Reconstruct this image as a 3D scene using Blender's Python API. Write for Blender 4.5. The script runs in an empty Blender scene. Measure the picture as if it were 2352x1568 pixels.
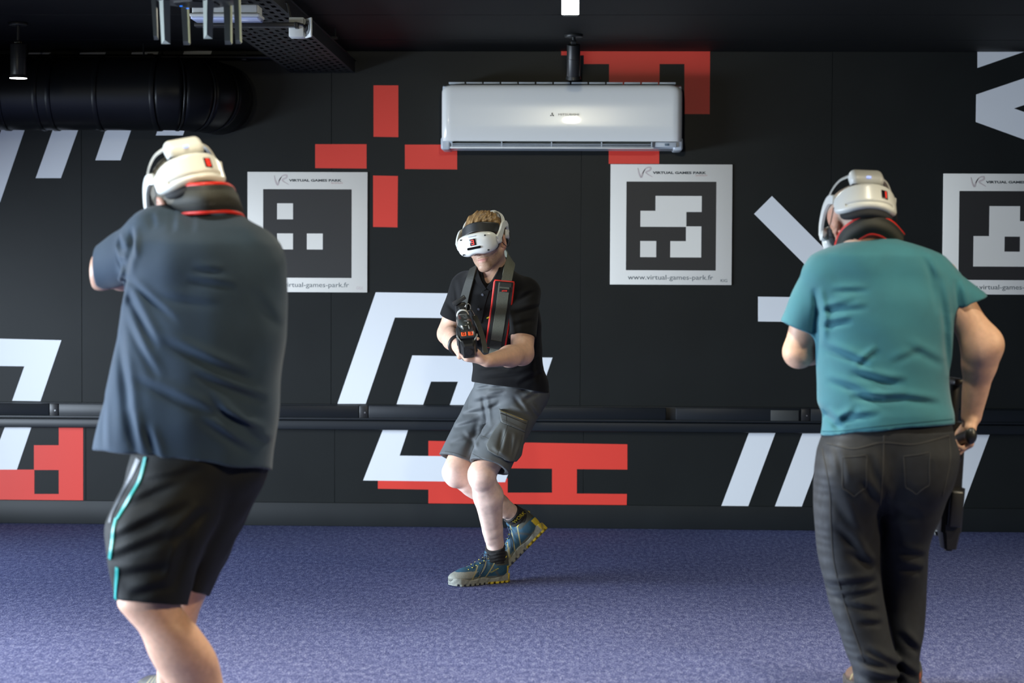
import bpy, bmesh, math, random
import numpy as np
from mathutils import Vector, Matrix
from mathutils.bvhtree import BVHTree

random.seed(7)
np.random.seed(7)
PI = math.pi
S = bpy.context.scene
COL = S.collection
F32 = np.float32

# ------------------------------------------------------------------ camera
W, H, FPX = 2352, 1568, 4600.0
CAM = np.array([0.0, -10.6, 1.350])
YAW, PITCH, ROLL = math.radians(1.970), math.radians(-1.95), math.radians(-0.269)


def cam_matrix():
    cy, sy = math.cos(YAW), math.sin(YAW)
    cp, sp = math.cos(PITCH), math.sin(PITCH)
    cr, sr = math.cos(ROLL), math.sin(ROLL)
    Rz = np.array([[cy, -sy, 0], [sy, cy, 0], [0, 0, 1]])
    Rx = np.array([[1, 0, 0], [0, cp, -sp], [0, sp, cp]])
    Ry = np.array([[cr, 0, sr], [0, 1, 0], [-sr, 0, cr]])
    return Rz @ Rx @ Ry


CM = cam_matrix()
cam_data = bpy.data.cameras.new('camera')
cam = bpy.data.objects.new('camera', cam_data)
COL.objects.link(cam)
cam.matrix_world = Matrix(((CM[0][0], CM[0][2], -CM[0][1], CAM[0]), (CM[1][0], CM[1][2], -CM[1][1], CAM[1]),
                           (CM[2][0], CM[2][2], -CM[2][1], CAM[2]), (0, 0, 0, 1)))
cam_data.sensor_width = 36.0
cam_data.lens = FPX / W * 36.0
cam_data.clip_start = 0.1
cam_data.dof.use_dof = True
cam_data.dof.focus_distance = 8.55
cam_data.dof.aperture_fstop = 2.8
S.camera = cam

# ------------------------------------------------------------------ world, exposure
wd = bpy.data.worlds.new('world')
S.world = wd
wd.use_nodes = True
wb = wd.node_tree.nodes['Background']
wb.inputs[0].default_value = (0.62, 0.78, 1.0, 1)
wb.inputs[1].default_value = 0.3
S.view_settings.view_transform = 'Standard'
S.view_settings.look = 'None'
S.view_settings.gamma = 1.0
S.view_settings.use_curve_mapping = False
S.view_settings.exposure = 0.0

ROOM = dict(xl=-4.6, xr=6.2, yf=-15.5, zc=2.519)
WIN = dict(y0=-8.0, y1=-1.4, z0=0.03, z1=1.42)       # glazed opening in the left wall, out of frame


def light(name, kind, loc, power, color, rot=None, aim=None, **kw):
    d = bpy.data.lights.new(name, kind)
    d.energy = power
    d.color = color
    for k, v in kw.items():
        setattr(d, k, v)
    o = bpy.data.objects.new(name, d)
    COL.objects.link(o)
    o.location = loc
    if aim is not None:
        v = Vector(aim) - Vector(loc)
        o.rotation_euler = v.to_track_quat('-Z', 'Y').to_euler()
    elif rot:
        o.rotation_euler = rot
    return o


# daylight: a low, broad sky panel outside the glazed left side
light('daylight', 'AREA', (-7.0, -4.7, 1.0), 1340, (0.74, 0.86, 1.0), aim=(0.0, -3.7, 0.75), shape='RECTANGLE', size=6.0, size_y=1.7, spread=math.radians(150))
# ceiling spots pointing down over the play area nearer the camera
for sx, sy, pw in ((-2.7, -4.5, 430), (-0.15, -4.2, 350), (2.6, -4.6, 330), (2.3, -2.5, 120), (-1.25, -5.25, 55), (1.05, -4.9, 108)):  # the right-hand one nearest the wall is added to brighten the floor there
    light('ceiling_spot', 'SPOT', (sx, sy, 2.42), pw, (1.0, 0.93, 0.74), aim=(sx, sy + 0.1, 0), spot_size=math.radians(98), spot_blend=1.0, shadow_soft_size=0.06)
# spots turned towards the back wall
for sx, sy, tx_, pw in ((-0.08, -5.6, 0.1, 108), (-2.6, -5.4, -1.8, 18)):
    light('wall_spot', 'SPOT', (sx, sy, 2.42), pw, (1.0, 0.93, 0.70), aim=(tx_, 0, 1.30), spot_size=math.radians(60), spot_blend=0.9, shadow_soft_size=0.05)
# warm spots behind the camera side
for p_, a_, pw, ang in (((1.5, -6.9, 2.30), (-1.1, -4.8, 0.90), 300, 40), ((3.5, -5.5, 2.25), (1.3, -4.15, 0.95), 185, 40)):
    light('warm_spot', 'SPOT', p_, pw, (1.0, 0.80, 0.50), aim=a_, spot_size=math.radians(ang), spot_blend=0.8, shadow_soft_size=0.10)


# ------------------------------------------------------------------ helpers
def ray(px, py):
    d = CM @ np.array([(px - W / 2) / FPX, 1.0, -(py - H / 2) / FPX])
    return d / np.linalg.norm(d)


def U(px, py, Y):
    d = ray(px, py)
    return CAM + d * ((Y - CAM[1]) / d[1])


def floor_pt(px, py, z=0.0):
    d = ray(px, py)
    return CAM + d * ((z - CAM[2]) / d[2])


def V(*a):
    return np.array(a, dtype=float)


def nrm(v):
    v = np.asarray(v, float)
    return v / (np.linalg.norm(v) + 1e-12)


def obj(name, data, mat=None, parent=None, kind=None, label=None, cat=None, group=None):
    o = bpy.data.objects.new(name, data)
    COL.objects.link(o)
    if mat is not None:
        data.materials.clear()
        for m in (mat if isinstance(mat, (list, tuple)) else [mat]):
            data.materials.append(m)
    if parent is not None:
        o.parent = parent
        o.matrix_parent_inverse = parent.matrix_world.inverted()
    tag(o, label, cat, group, kind)
    return o


def tag(o, label=None, cat=None, group=None, kind=None):
    if label:
        o['label'] = label
    if cat:
        o['category'] = cat
    if group:
        o['group'] = group
    if kind:
        o['kind'] = kind
    return o


def empty(name, loc=(0, 0, 0), M=None, **kw):
    o = bpy.data.objects.new(name, None)
    COL.objects.link(o)
    o.empty_display_size = 0.1
    if M is not None:
        o.matrix_world = M
    else:
        o.matrix_world = Matrix.Translation(Vector([float(c) for c in loc]))
    return tag(o, **kw)


def child(name, data, mat, parent, **kw):
    """a part given in its parent's own coordinates"""
    o = bpy.data.objects.new(name, data)
    COL.objects.link(o)
    if mat is not None:
        data.materials.clear()
        for m in (mat if isinstance(mat, (list, tuple)) else [mat]):
            data.materials.append(m)
    o.parent = parent
    return tag(o, **kw)


def mesh_from(name, verts, faces, smooth=False):
    me = bpy.data.meshes.new(name)
    me.from_pydata([tuple(map(float, v)) for v in verts], [], faces)
    if smooth:
        me.polygons.foreach_set('use_smooth', [True] * len(me.polygons))
    me.update()
    return me


def bm_mesh(name, bm, smooth=False, bevel=0.0, segs=2, angle=35):
    if bevel > 0:
        es = [e for e in bm.edges if len(e.link_faces) == 2 and e.calc_face_angle(0) > math.radians(angle)]
        bmesh.ops.bevel(bm, geom=es, offset=bevel, segments=segs, profile=0.5, affect='EDGES', clamp_overlap=True)
    bmesh.ops.recalc_face_normals(bm, faces=bm.faces)
    me = bpy.data.meshes.new(name)
    bm.to_mesh(me)
    bm.free()
    if smooth:
        me.polygons.foreach_set('use_smooth', [True] * len(me.polygons))
        me.set_sharp_from_angle(angle=math.radians(40))
    return me


def bm_box(bm, c, s, R=None):
    r = bmesh.ops.create_cube(bm, size=1.0)
    M = Matrix.Translation(Vector(c)) @ (R.to_4x4() if R is not None else Matrix()) @ Matrix.Diagonal((s[0], s[1], s[2], 1))
    bmesh.ops.transform(bm, matrix=M, verts=r['verts'])
    return r['verts']


def bm_cyl(bm, a, b, r1, r2=None, n=24, caps=True):
    a, b = Vector(a), Vector(b)
    d = b - a
    r = bmesh.ops.create_cone(bm, cap_ends=caps, segments=n, radius1=r1, radius2=r1 if r2 is None else r2, depth=d.length)
    M = Matrix.Translation((a + b) / 2) @ d.to_track_quat('Z', 'Y').to_matrix().to_4x4()
    bmesh.ops.transform(bm, matrix=M, verts=r['verts'])
    return r['verts']


def box_mesh(name, c, s, bevel=0.0, R=None, segs=2):
    bm = bmesh.new()
    bm_box(bm, c, s, R)
    return bm_mesh(name, bm, smooth=bevel > 0, bevel=bevel, segs=segs)


def cyl_mesh(name, a, b, r1, r2=None, n=24, bevel=0.0):
    bm = bmesh.new()
    bm_cyl(bm, a, b, r1, r2, n)
    return bm_mesh(name, bm, smooth=True, bevel=bevel)


def tube_mesh(name, pts, r, n=10, closed=False, cap=True):
    """round tube through points"""
    pts = [np.asarray(p, float) for p in pts]
    m = len(pts)
    rs = r if isinstance(r, (list, tuple, np.ndarray)) else [r] * m
    vs, fs = [], []
    up = None
    for i, p in enumerate(pts):
        if closed:
            t = nrm(pts[(i + 1) % m] - pts[(i - 1) % m])
        else:
            t = nrm(pts[min(i + 1, m - 1)] - pts[max(i - 1, 0)])
        if up is None:
            up = nrm(np.cross(t, V(0.13, 0.31, 0.94) if abs(t[2]) < 0.9 else V(1, 0.1, 0)))
        u = nrm(up - t * np.dot(up, t))
        up = u
        v = np.cross(t, u)
        for k in range(n):
            a = 2 * PI * k / n
            vs.append(p + rs[i] * (math.cos(a) * u + math.sin(a) * v))
    for i in range(m if closed else m - 1):
        for k in range(n):
            j = (i + 1) % m
            fs.append((i * n + k, i * n + (k + 1) % n, j * n + (k + 1) % n, j * n + k))
    if cap and not closed:
        fs.append(tuple(range(n))[::-1])
        fs.append(tuple((m - 1) * n + k for k in range(n)))
    return mesh_from(name, vs, fs, True)


def spline(pts, n):
    """Catmull-Rom resample"""
    P = [np.asarray(p, float) for p in pts]
    P = [2 * P[0] - P[1]] + P + [2 * P[-1] - P[-2]]
    out = []
    m = len(P) - 3
    for i in range(n):
        t = i / (n - 1) * m
        k = min(int(t), m - 1)
        f = t - k
        p0, p1, p2, p3 = P[k:k + 4]
        out.append(0.5 * ((2 * p1) + (-p0 + p2) * f + (2 * p0 - 5 * p1 + 4 * p2 - p3) * f * f + (-p0 + 3 * p1 - 3 * p2 + p3) * f ** 3))
    return out


def prism_mesh(name, poly, y0, y1):
    """polygon in x,z -> slab between y0 and y1"""
    bm = bmesh.new()
    a = [bm.verts.new((p[0], y0, p[1])) for p in poly]
    f = bm.faces.new(a)
    r = bmesh.ops.extrude_face_region(bm, geom=[f])
    for v in r['geom']:
        if isinstance(v, bmesh.types.BMVert):
            v.co.y = y1
    bmesh.ops.triangulate(bm, faces=[f for f in bm.faces if len(f.verts) > 4])
    return bm_mesh(name, bm)


# ------------------------------------------------------------------ materials
def mat(name, col=(0.5, 0.5, 0.5), rough=0.5, metal=0.0, emit=None, estr=0.0, spec=0.5, noise=0.0, nscale=40, bump=0.0, bscale=200,
        coat=0.0, sheen=0.0, attr=False, sss=0.0, trans=0.0, tint=None):
    m = bpy.data.materials.new(name)
    m.use_nodes = True
    nt = m.node_tree
    b = nt.nodes['Principled BSDF']
    b.inputs['Base Color'].default_value = (*col, 1)
    b.inputs['Roughness'].default_value = rough
    b.inputs['Metallic'].default_value = metal
    b.inputs['Specular IOR Level'].default_value = spec
    b.inputs['Coat Weight'].default_value = coat
    if sheen:
        b.inputs['Sheen Weight'].default_value = sheen
        b.inputs['Sheen Roughness'].default_value = 0.5
    if trans:
        b.inputs['Transmission Weight'].default_value = trans
    if emit:
        b.inputs['Emission Color'].default_value = (*emit, 1)
        b.inputs['Emission Strength'].default_value = estr
    if sss:
        b.inputs['Subsurface Weight'].default_value = sss
        b.inputs['Subsurface Radius'].default_value = (1.0, 0.35, 0.18)
        b.inputs['Subsurface Scale'].default_value = 0.008
    tc = nt.nodes.new('ShaderNodeTexCoord')
    src = None
    if attr:
        a = nt.nodes.new('ShaderNodeAttribute')
        a.attribute_name = 'Col'
        src = a.outputs['Color']
    if noise > 0:
        n = nt.nodes.new('ShaderNodeTexNoise')
        n.inputs['Scale'].default_value = nscale
        n.inputs['Detail'].default_value = 5
        nt.links.new(tc.outputs['Object'], n.inputs['Vector'])
        mr = nt.nodes.new('ShaderNodeMapRange')
        mr.inputs['From Min'].default_value = 0.25
        mr.inputs['From Max'].default_value = 0.75
        mr.inputs['To Min'].default_value = 1 - noise
        mr.inputs['To Max'].default_value = 1 + noise
        nt.links.new(n.outputs['Fac'], mr.inputs['Value'])
        mx = nt.nodes.new('ShaderNodeMix')
        mx.data_type = 'RGBA'
        mx.blend_type = 'MULTIPLY'
        mx.inputs['Factor'].default_value = 1
        if src:
            nt.links.new(src, mx.inputs[6])
        else:
            mx.inputs[6].default_value = (*col, 1)
        nt.links.new(mr.outputs['Result'], mx.inputs[7])
        src = mx.outputs[2]
    if src:
        nt.links.new(src, b.inputs['Base Color'])
    if bump > 0:
        n = nt.nodes.new('ShaderNodeTexNoise')
        n.inputs['Scale'].default_value = bscale
        n.inputs['Detail'].default_value = 3
        nt.links.new(tc.outputs['Object'], n.inputs['Vector'])
        bp = nt.nodes.new('ShaderNodeBump')
        bp.inputs['Strength'].default_value = bump
        bp.inputs['Distance'].default_value = 0.002
        nt.links.new(n.outputs['Fac'], bp.inputs['Height'])
        nt.links.new(bp.outputs['Normal'], b.inputs['Normal'])
    return m


# ------------------------------------------------------------------ text
def text_mesh(name, body, size=0.1, width=None, height=None, extrude=0.0005, offset=0.0, shear=0.0):
    """flat lettering as a mesh in x (right) / z (up), facing -y, centred"""
    cu = bpy.data.curves.new(name, 'FONT')
    cu.body = body
    cu.size = size
    cu.extrude = extrude
    cu.offset = offset
    cu.shear = shear
    cu.resolution_u = 3
    o = bpy.data.objects.new(name, cu)
    COL.objects.link(o)
    dg = bpy.context.evaluated_depsgraph_get()
    me = bpy.data.meshes.new_from_object(o.evaluated_get(dg))
    bpy.data.objects.remove(o)
    co = np.empty(len(me.vertices) * 3)
    me.vertices.foreach_get('co', co)
    co = co.reshape(-1, 3)
    lo, hi = co.min(0), co.max(0)
    co = co - (lo + hi) / 2
    if width:
        co[:, 0] *= width / max(hi[0] - lo[0], 1e-6)
    if height:
        co[:, 1] *= height / max(hi[1] - lo[1], 1e-6)
    co = np.stack([co[:, 0], -co[:, 2], co[:, 1]], 1)
    me.vertices.foreach_set('co', co.ravel())
    me.update()
    me.name = name
    return me


# ------------------------------------------------------------------ signed-distance sculpting
class Field:
    def __init__(s, lo, hi, h):
        s.lo = np.asarray(lo, float)
        s.h = h
        s.n = np.ceil((np.asarray(hi, float) - s.lo) / h).astype(int) + 1
        s.a = np.full(s.n, 0.5, F32)
        s.ax = [(s.lo[i] + h * np.arange(s.n[i])).astype(F32) for i in range(3)]

    def sub(s, lo, hi):
        i0 = np.clip(np.floor((np.asarray(lo) - s.lo) / s.h).astype(int), 0, s.n - 1)
        i1 = np.clip(np.ceil((np.asarray(hi) - s.lo) / s.h).astype(int) + 1, 1, s.n)
        sl = tuple(slice(a, b) for a, b in zip(i0, i1))
        X = s.ax[0][sl[0]][:, None, None]
        Y = s.ax[1][sl[1]][None, :, None]
        Z = s.ax[2][sl[2]][None, None, :]
        return sl, X, Y, Z

    def add(s, prim, k=0.0):
        fn, lo, hi = prim
        pad = k + 2.5 * s.h
        sl, X, Y, Z = s.sub(np.asarray(lo) - pad, np.asarray(hi) + pad)
        if min(q.stop - q.start for q in sl) <= 0:
            return s
        d = fn(X, Y, Z).astype(F32)
        a = s.a[sl]
        if k > 0:
            hh = np.maximum(k - np.abs(a - d), 0) / k
            s.a[sl] = np.minimum(a, d) - hh * hh * (k * 0.25)
        else:
            s.a[sl] = np.minimum(a, d)
        return s

    def cut(s, prim, k=0.0):
        """subtract prim"""
        fn, lo, hi = prim
        pad = k + 2.5 * s.h
        sl, X, Y, Z = s.sub(np.asarray(lo) - pad, np.asarray(hi) + pad)
        d = -fn(X, Y, Z).astype(F32)
        a = s.a[sl]
        if k > 0:
            hh = np.maximum(k - np.abs(a - d), 0) / k
            s.a[sl] = np.maximum(a, d) + hh * hh * (k * 0.25)
        else:
            s.a[sl] = np.maximum(a, d)
        return s

    def keep(s, p, n):
        """keep the side of the plane that n points to"""
        n = nrm(n)
        sl, X, Y, Z = s.sub(s.lo, s.lo + s.h * s.n)
        s.a = np.maximum(s.a, -((X - p[0]) * n[0] + (Y - p[1]) * n[1] + (Z - p[2]) * n[2]).astype(F32))
        return s

    def disp(s, fn, lo=None, hi=None):
        sl, X, Y, Z = s.sub(s.lo if lo is None else lo, (s.lo + s.h * s.n) if hi is None else hi)
        s.a[sl] += fn(X, Y, Z).astype(F32)
        return s

    def extract(s):
        a = s.a
        a[0], a[-1] = np.maximum(a[0], 1e-3), np.maximum(a[-1], 1e-3)
        a[:, 0], a[:, -1] = np.maximum(a[:, 0], 1e-3), np.maximum(a[:, -1], 1e-3)
        a[:, :, 0], a[:, :, -1] = np.maximum(a[:, :, 0], 1e-3), np.maximum(a[:, :, -1], 1e-3)
        ins = a < 0
        c = ins.astype(np.int8)
        t = c[:-1] + c[1:]
        t = t[:, :-1] + t[:, 1:]
        t = t[:, :, :-1] + t[:, :, 1:]
        act = (t > 0) & (t < 8)
        I, J, K = np.nonzero(act)
        ids = np.full(act.shape, -1, np.int32)
        ids[I, J, K] = np.arange(len(I))
        corner = {}
        for dx in (0, 1):
            for dy in (0, 1):
                for dz in (0, 1):
                    corner[dx, dy, dz] = a[I + dx, J + dy, K + dz]
        acc = np.zeros((len(I), 3))
        cnt = np.zeros(len(I))
        for ax in range(3):
            o1, o2 = [q for q in range(3) if q != ax]
            for u in (0, 1):
                for v in (0, 1):
                    p = [0, 0, 0]
                    p[o1], p[o2] = u, v
                    q = list(p)
                    q[ax] = 1
                    va, vb = corner[tuple(p)], corner[tuple(q)]
                    m = (va < 0) != (vb < 0)
                    den = np.where(m, va - vb, 1)
                    tt = np.where(m, va / den, 0)
                    acc[:, o1] += m * u
                    acc[:, o2] += m * v
                    acc[:, ax] += m * tt
                    cnt += m
        P = acc / cnt[:, None] + np.stack([I, J, K], 1)
        verts = s.lo + P * s.h
        quads = []
        for ax in range(3):
            sl0 = [slice(None)] * 3
            sl1 = [slice(None)] * 3
            sl0[ax] = slice(0, -1)
            sl1[ax] = slice(1, None)
            A, B = ins[tuple(sl0)], ins[tuple(sl1)]
            E = A != B
            i, j, k = np.nonzero(E)
            o1, o2 = (ax + 1) % 3, (ax + 2) % 3
            idx = np.stack([i, j, k], 1)
            flip = ~A[i, j, k]
            ok = (idx[:, o1] > 0) & (idx[:, o2] > 0) & (idx[:, o1] < act.shape[o1]) & (idx[:, o2] < act.shape[o2]) & (idx[:, ax] < act.shape[ax])
            idx, flip = idx[ok], flip[ok]

            def g(d1, d2):
                q = idx.copy()
                q[:, o1] -= d1
                q[:, o2] -= d2
                return ids[q[:, 0], q[:, 1], q[:, 2]]
            q = np.stack([g(1, 1), g(0, 1), g(0, 0), g(1, 0)], 1)
            q[flip] = q[flip][:, ::-1]
            quads.append(q)
        quads = np.concatenate(quads)
        quads = quads[(quads >= 0).all(1)]
        return verts, quads


def relax(v, q, it=2, lam=0.5):
    """laplacian smoothing"""
    n = len(v)
    e = np.concatenate([q[:, [0, 1]], q[:, [1, 2]], q[:, [2, 3]], q[:, [3, 0]]])
    i, j = np.concatenate([e[:, 0], e[:, 1]]), np.concatenate([e[:, 1], e[:, 0]])
    deg = np.bincount(i, minlength=n).astype(float)
    deg[deg == 0] = 1
    for _ in range(it):
        m = np.stack([np.bincount(i, weights=v[j, c], minlength=n) for c in range(3)], 1) / deg[:, None]
        v = v + lam * (m - v)
    return v


def quad_mesh(name, v, q, col=None):
    me = bpy.data.meshes.new(name)
    me.vertices.add(len(v))
    me.vertices.foreach_set('co', np.asarray(v, F32).ravel())
    me.loops.add(len(q) * 4)
    me.loops.foreach_set('vertex_index', np.asarray(q, np.int32).ravel())
    me.polygons.add(len(q))
    me.polygons.foreach_set('loop_start', np.arange(len(q), dtype=np.int32) * 4)
    me.polygons.foreach_set('use_smooth', np.ones(len(q), bool))
    me.update(calc_edges=True)
    if col is not None:
        at = me.color_attributes.new('Col', 'FLOAT_COLOR', 'POINT')
        c4 = np.ones((len(v), 4), F32)
        c4[:, :3] = col
        at.data.foreach_set('color', c4.ravel())
    return me


def sculpt(name, fld, smooth=1, colfn=None):
    v, q = fld.extract()
    if smooth:
        v = relax(v, q, smooth)
    return quad_mesh(name, v, q, None if colfn is None else colfn(v))


# primitives: each returns (function, low corner, high corner)
def cone(a, b, ra, rb=None):
    a, b = np.asarray(a, float), np.asarray(b, float)
    rb = ra if rb is None else rb
    ab = b - a
    L2 = max(ab @ ab, 1e-12)

    def fn(X, Y, Z):
        px, py, pz = X - F32(a[0]), Y - F32(a[1]), Z - F32(a[2])
        t = np.clip((px * F32(ab[0]) + py * F32(ab[1]) + pz * F32(ab[2])) / F32(L2), 0, 1)
        d = np.sqrt((px - t * F32(ab[0])) ** 2 + (py - t * F32(ab[1])) ** 2 + (pz - t * F32(ab[2])) ** 2)
        return d - (F32(ra) + F32(rb - ra) * t)
    r = max(ra, rb)
    return fn, np.minimum(a, b) - r, np.maximum(a, b) + r


def flat_cone(a, b, ra, rb, n, s):
    """tapered capsule squashed by s along direction n"""
    a, b = np.asarray(a, float), np.asarray(b, float)
    ab = b - a
    L2 = max(ab @ ab, 1e-12)
    n = nrm(n)

    def fn(X, Y, Z):
        px, py, pz = X - F32(a[0]), Y - F32(a[1]), Z - F32(a[2])
        t = np.clip((px * F32(ab[0]) + py * F32(ab[1]) + pz * F32(ab[2])) / F32(L2), 0, 1)
        qx, qy, qz = px - t * F32(ab[0]), py - t * F32(ab[1]), pz - t * F32(ab[2])
        m = (qx * F32(n[0]) + qy * F32(n[1]) + qz * F32(n[2])) * F32(1 / s - 1)
        d = np.sqrt((qx + m * F32(n[0])) ** 2 + (qy + m * F32(n[1])) ** 2 + (qz + m * F32(n[2])) ** 2)
        return (d - (F32(ra) + F32(rb - ra) * t)) * F32(min(1, s) * 0.5 + 0.5)
    r = max(ra, rb) * max(1, s)
    return fn, np.minimum(a, b) - r, np.maximum(a, b) + r


def ell(c, r, R=None):
    c = np.asarray(c, float)
    r = np.asarray(r, float)
    R = np.eye(3) if R is None else np.asarray(R, float)

    def fn(X, Y, Z):
        px, py, pz = X - F32(c[0]), Y - F32(c[1]), Z - F32(c[2])
        q = [px * F32(R[0][i]) + py * F32(R[1][i]) + pz * F32(R[2][i]) for i in range(3)]
        k0 = np.sqrt(sum((q[i] / F32(r[i])) ** 2 for i in range(3)))
        k1 = np.sqrt(sum((q[i] / F32(r[i] ** 2)) ** 2 for i in range(3))) + F32(1e-9)
        return k0 * (k0 - 1) / k1
    m = np.sqrt(((R * r) ** 2).sum(1))
    return fn, c - m, c + m


def rbox(c, half, rad, R=None):
    c = np.asarray(c, float)
    half = np.asarray(half, float)
    R = np.eye(3) if R is None else np.asarray(R, float)

    def fn(X, Y, Z):
        px, py, pz = X - F32(c[0]), Y - F32(c[1]), Z - F32(c[2])
        q = [np.abs(px * F32(R[0][i]) + py * F32(R[1][i]) + pz * F32(R[2][i])) - F32(half[i] - rad) for i in range(3)]
        out = np.sqrt(sum(np.maximum(t, 0) ** 2 for t in q))
        return out + np.minimum(np.maximum(np.maximum(q[0], q[1]), q[2]), 0) - F32(rad)
    m = np.abs(R) @ half
    return fn, c - m, c + m


def loft(rows, n=2.4, off=0.0):
    """upright loft: rows of (z, xc, halfwidth, yc, halfdepth) from top to bottom, smoothly interpolated"""
    rows = sorted(rows, key=lambda r: r[0])
    A = np.array(rows, float)
    zz = np.linspace(A[0, 0], A[-1, 0], 160)
    D = np.stack([_pchip(A[:, 0], A[:, i], zz) for i in range(1, 5)], 1)
    z0, z1 = A[0, 0], A[-1, 0]

    def fn(X, Y, Z):
        zc = np.clip(Z, z0, z1)
        xc, aw, yc, bd = [np.interp(zc.ravel(), zz, D[:, i]).reshape(zc.shape).astype(F32) for i in range(4)]
        aw, bd = np.maximum(aw + F32(off), 1e-3), np.maximum(bd + F32(off), 1e-3)
        u, v = np.abs(X - xc) / aw, np.abs(Y - yc) / bd
        k = (u ** n + v ** n) ** F32(1 / n)
        d = (k - 1) * (aw * bd / np.sqrt(((aw * v) ** 2 + (bd * u) ** 2) / np.maximum(u * u + v * v, 1e-6)))
        return np.maximum(d, np.maximum(Z - F32(z1), F32(z0) - Z))
    lo = (min(D[:, 0] - D[:, 1]) - off, min(D[:, 2] - D[:, 3]) - off, z0)
    hi = (max(D[:, 0] + D[:, 1]) + off, max(D[:, 2] + D[:, 3]) + off, z1)
    return fn, np.array(lo), np.array(hi)


def _pchip(x, y, xi):
    h = np.diff(x)
    dl = np.diff(y) / h
    m = np.zeros(len(x))
    for i in range(1, len(x) - 1):
        if dl[i - 1] * dl[i] > 0:
            w1, w2 = 2 * h[i] + h[i - 1], h[i] + 2 * h[i - 1]
            m[i] = (w1 + w2) / (w1 / dl[i - 1] + w2 / dl[i])
    m[0], m[-1] = dl[0], dl[-1]
    k = np.clip(np.searchsorted(x, xi) - 1, 0, len(x) - 2)
    t = (xi - x[k]) / h[k]
    return ((1 + 2 * t) * (1 - t) ** 2 * y[k] + t * (1 - t) ** 2 * h[k] * m[k] + t * t * (3 - 2 * t) * y[k + 1] + t * t * (t - 1) * h[k] * m[k + 1])


def rows_px(rows, Y):
    """rows of (py, x_left, x_right, dy, halfdepth) seen at plane Y -> loft rows"""
    out = []
    for py, xl, xr, dy, b in rows:
        p, q = U(xl, py, Y + dy), U(xr, py, Y + dy)
        out.append(((p[2] + q[2]) / 2, (p[0] + q[0]) / 2, (q[0] - p[0]) / 2, Y + dy, b))
    return out


def waves(amp, scale, seed, n=6):
    """gentle irregular relief"""
    rg = np.random.RandomState(seed)
    ks = rg.normal(size=(n, 3)) * scale
    ph = rg.uniform(0, 6.28, n)

    def fn(X, Y, Z):
        t = 0
        for k, p in zip(ks, ph):
            t = t + np.sin(F32(k[0]) * X + F32(k[1]) * Y + F32(k[2]) * Z + F32(p))
        return t * F32(amp / math.sqrt(n))
    return fn


def crease(p0, p1, Y, wid, dep, ymax=None, bow=0.0, side=-1):
    """cloth fold along a line seen from the front plane Y: a groove beside a ridge (side=-1: on the near face)"""
    A, B = U(p0[0], p0[1], Y), U(p1[0], p1[1], Y)
    ax, az, bx, bz = A[0], A[2], B[0], B[2]
    L = math.hypot(bx - ax, bz - az)
    tx, tz = (bx - ax) / L, (bz - az) / L
    lo = (min(ax, bx) - 4 * wid - abs(bow), -99, min(az, bz) - 4 * wid - abs(bow))
    hi = (max(ax, bx) + 4 * wid + abs(bow), 99, max(az, bz) + 4 * wid + abs(bow))
    ym = Y if ymax is None else ymax

    def fn(X, Yg, Z):
        s = ((X - F32(ax)) * F32(tx) + (Z - F32(az)) * F32(tz)) / F32(L)
        w = (X - F32(ax)) * F32(-tz) + (Z - F32(az)) * F32(tx) - F32(bow) * 4 * s * (1 - s)
        tp = np.clip(1 - (2 * s - 1) ** 2, 0, 1)
        g = np.exp(-(w / F32(wid)) ** 2) - 0.75 * np.exp(-((w - F32(1.7 * wid)) / F32(wid * 1.1)) ** 2)
        m = (Yg < F32(ym)) if side < 0 else (Yg > F32(ym))
        return F32(dep) * g * tp * m
    return fn, lo, hi


def add_creases(f, L, Y, ymax=None):
    for c in L:
        p0, p1, wid, dep = c[:4]
        fn, lo, hi = crease(p0, p1, Y, wid, dep, ymax, c[4] if len(c) > 4 else 0.0)
        lo = np.maximum(np.array(lo), f.lo)
        hi = np.minimum(np.array(hi), f.lo + f.h * f.n)
        if (hi > lo).all():
            f.disp(fn, lo, hi)


def bvh_of(me):
    n = len(me.vertices)
    co = np.empty(n * 3)
    me.vertices.foreach_get('co', co)
    return BVHTree.FromPolygons([tuple(c) for c in co.reshape(-1, 3)], [tuple(p.vertices) for p in me.polygons])


def drape(bvh, pxs, n=40, ysp=0.0):
    """pixel path -> points and outward normals on a surface"""
    out = []
    for p in spline([V(a, b, 0) for a, b in pxs], n):
        d = ray(p[0], p[1])
        h = bvh.ray_cast(Vector(CAM), Vector(d))
        if h[0] is not None:
            out.append((np.array(h[0]), np.array(h[1])))
    return out


def ribbon_mesh(name, pts, width, thick, lift=0.0, taper=None, across=None):
    """flat strap with thickness along (point, normal) pairs"""
    P = [p for p, _ in pts]
    N = np.array([n for _, n in pts])
    for _ in range(6):
        M = N.copy()
        M[1:-1] = (N[:-2] + 2 * N[1:-1] + N[2:]) / 4
        N = np.array([nrm(q) for q in M])
    m = len(P)
    vs, fs = [], []
    for i in range(m):
        t = nrm(P[min(i + 1, m - 1)] - P[max(i - 1, 0)])
        n = nrm(N[i] - t * (N[i] @ t))
        s = nrm(np.cross(t, n)) if across is None else nrm(across)
        w = (width if taper is None else width * taper(i / (m - 1))) / 2
        c = P[i] + n * lift
        e = 0.25 * thick
        for su, sn in ((-1, 0), (-1, 1), (1, 1), (1, 0)):
            vs.append(c + s * (w if sn == 0 else w - e) * su + n * thick * sn)
    for i in range(m - 1):
        for k in range(4):
            a, b = i * 4 + k, i * 4 + (k + 1) % 4
            fs.append((a, b, b + 4, a + 4))
    fs.append((3, 2, 1, 0))
    e = (m - 1) * 4
    fs.append((e, e + 1, e + 2, e + 3))
    return mesh_from(name, vs, fs, False)
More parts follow.
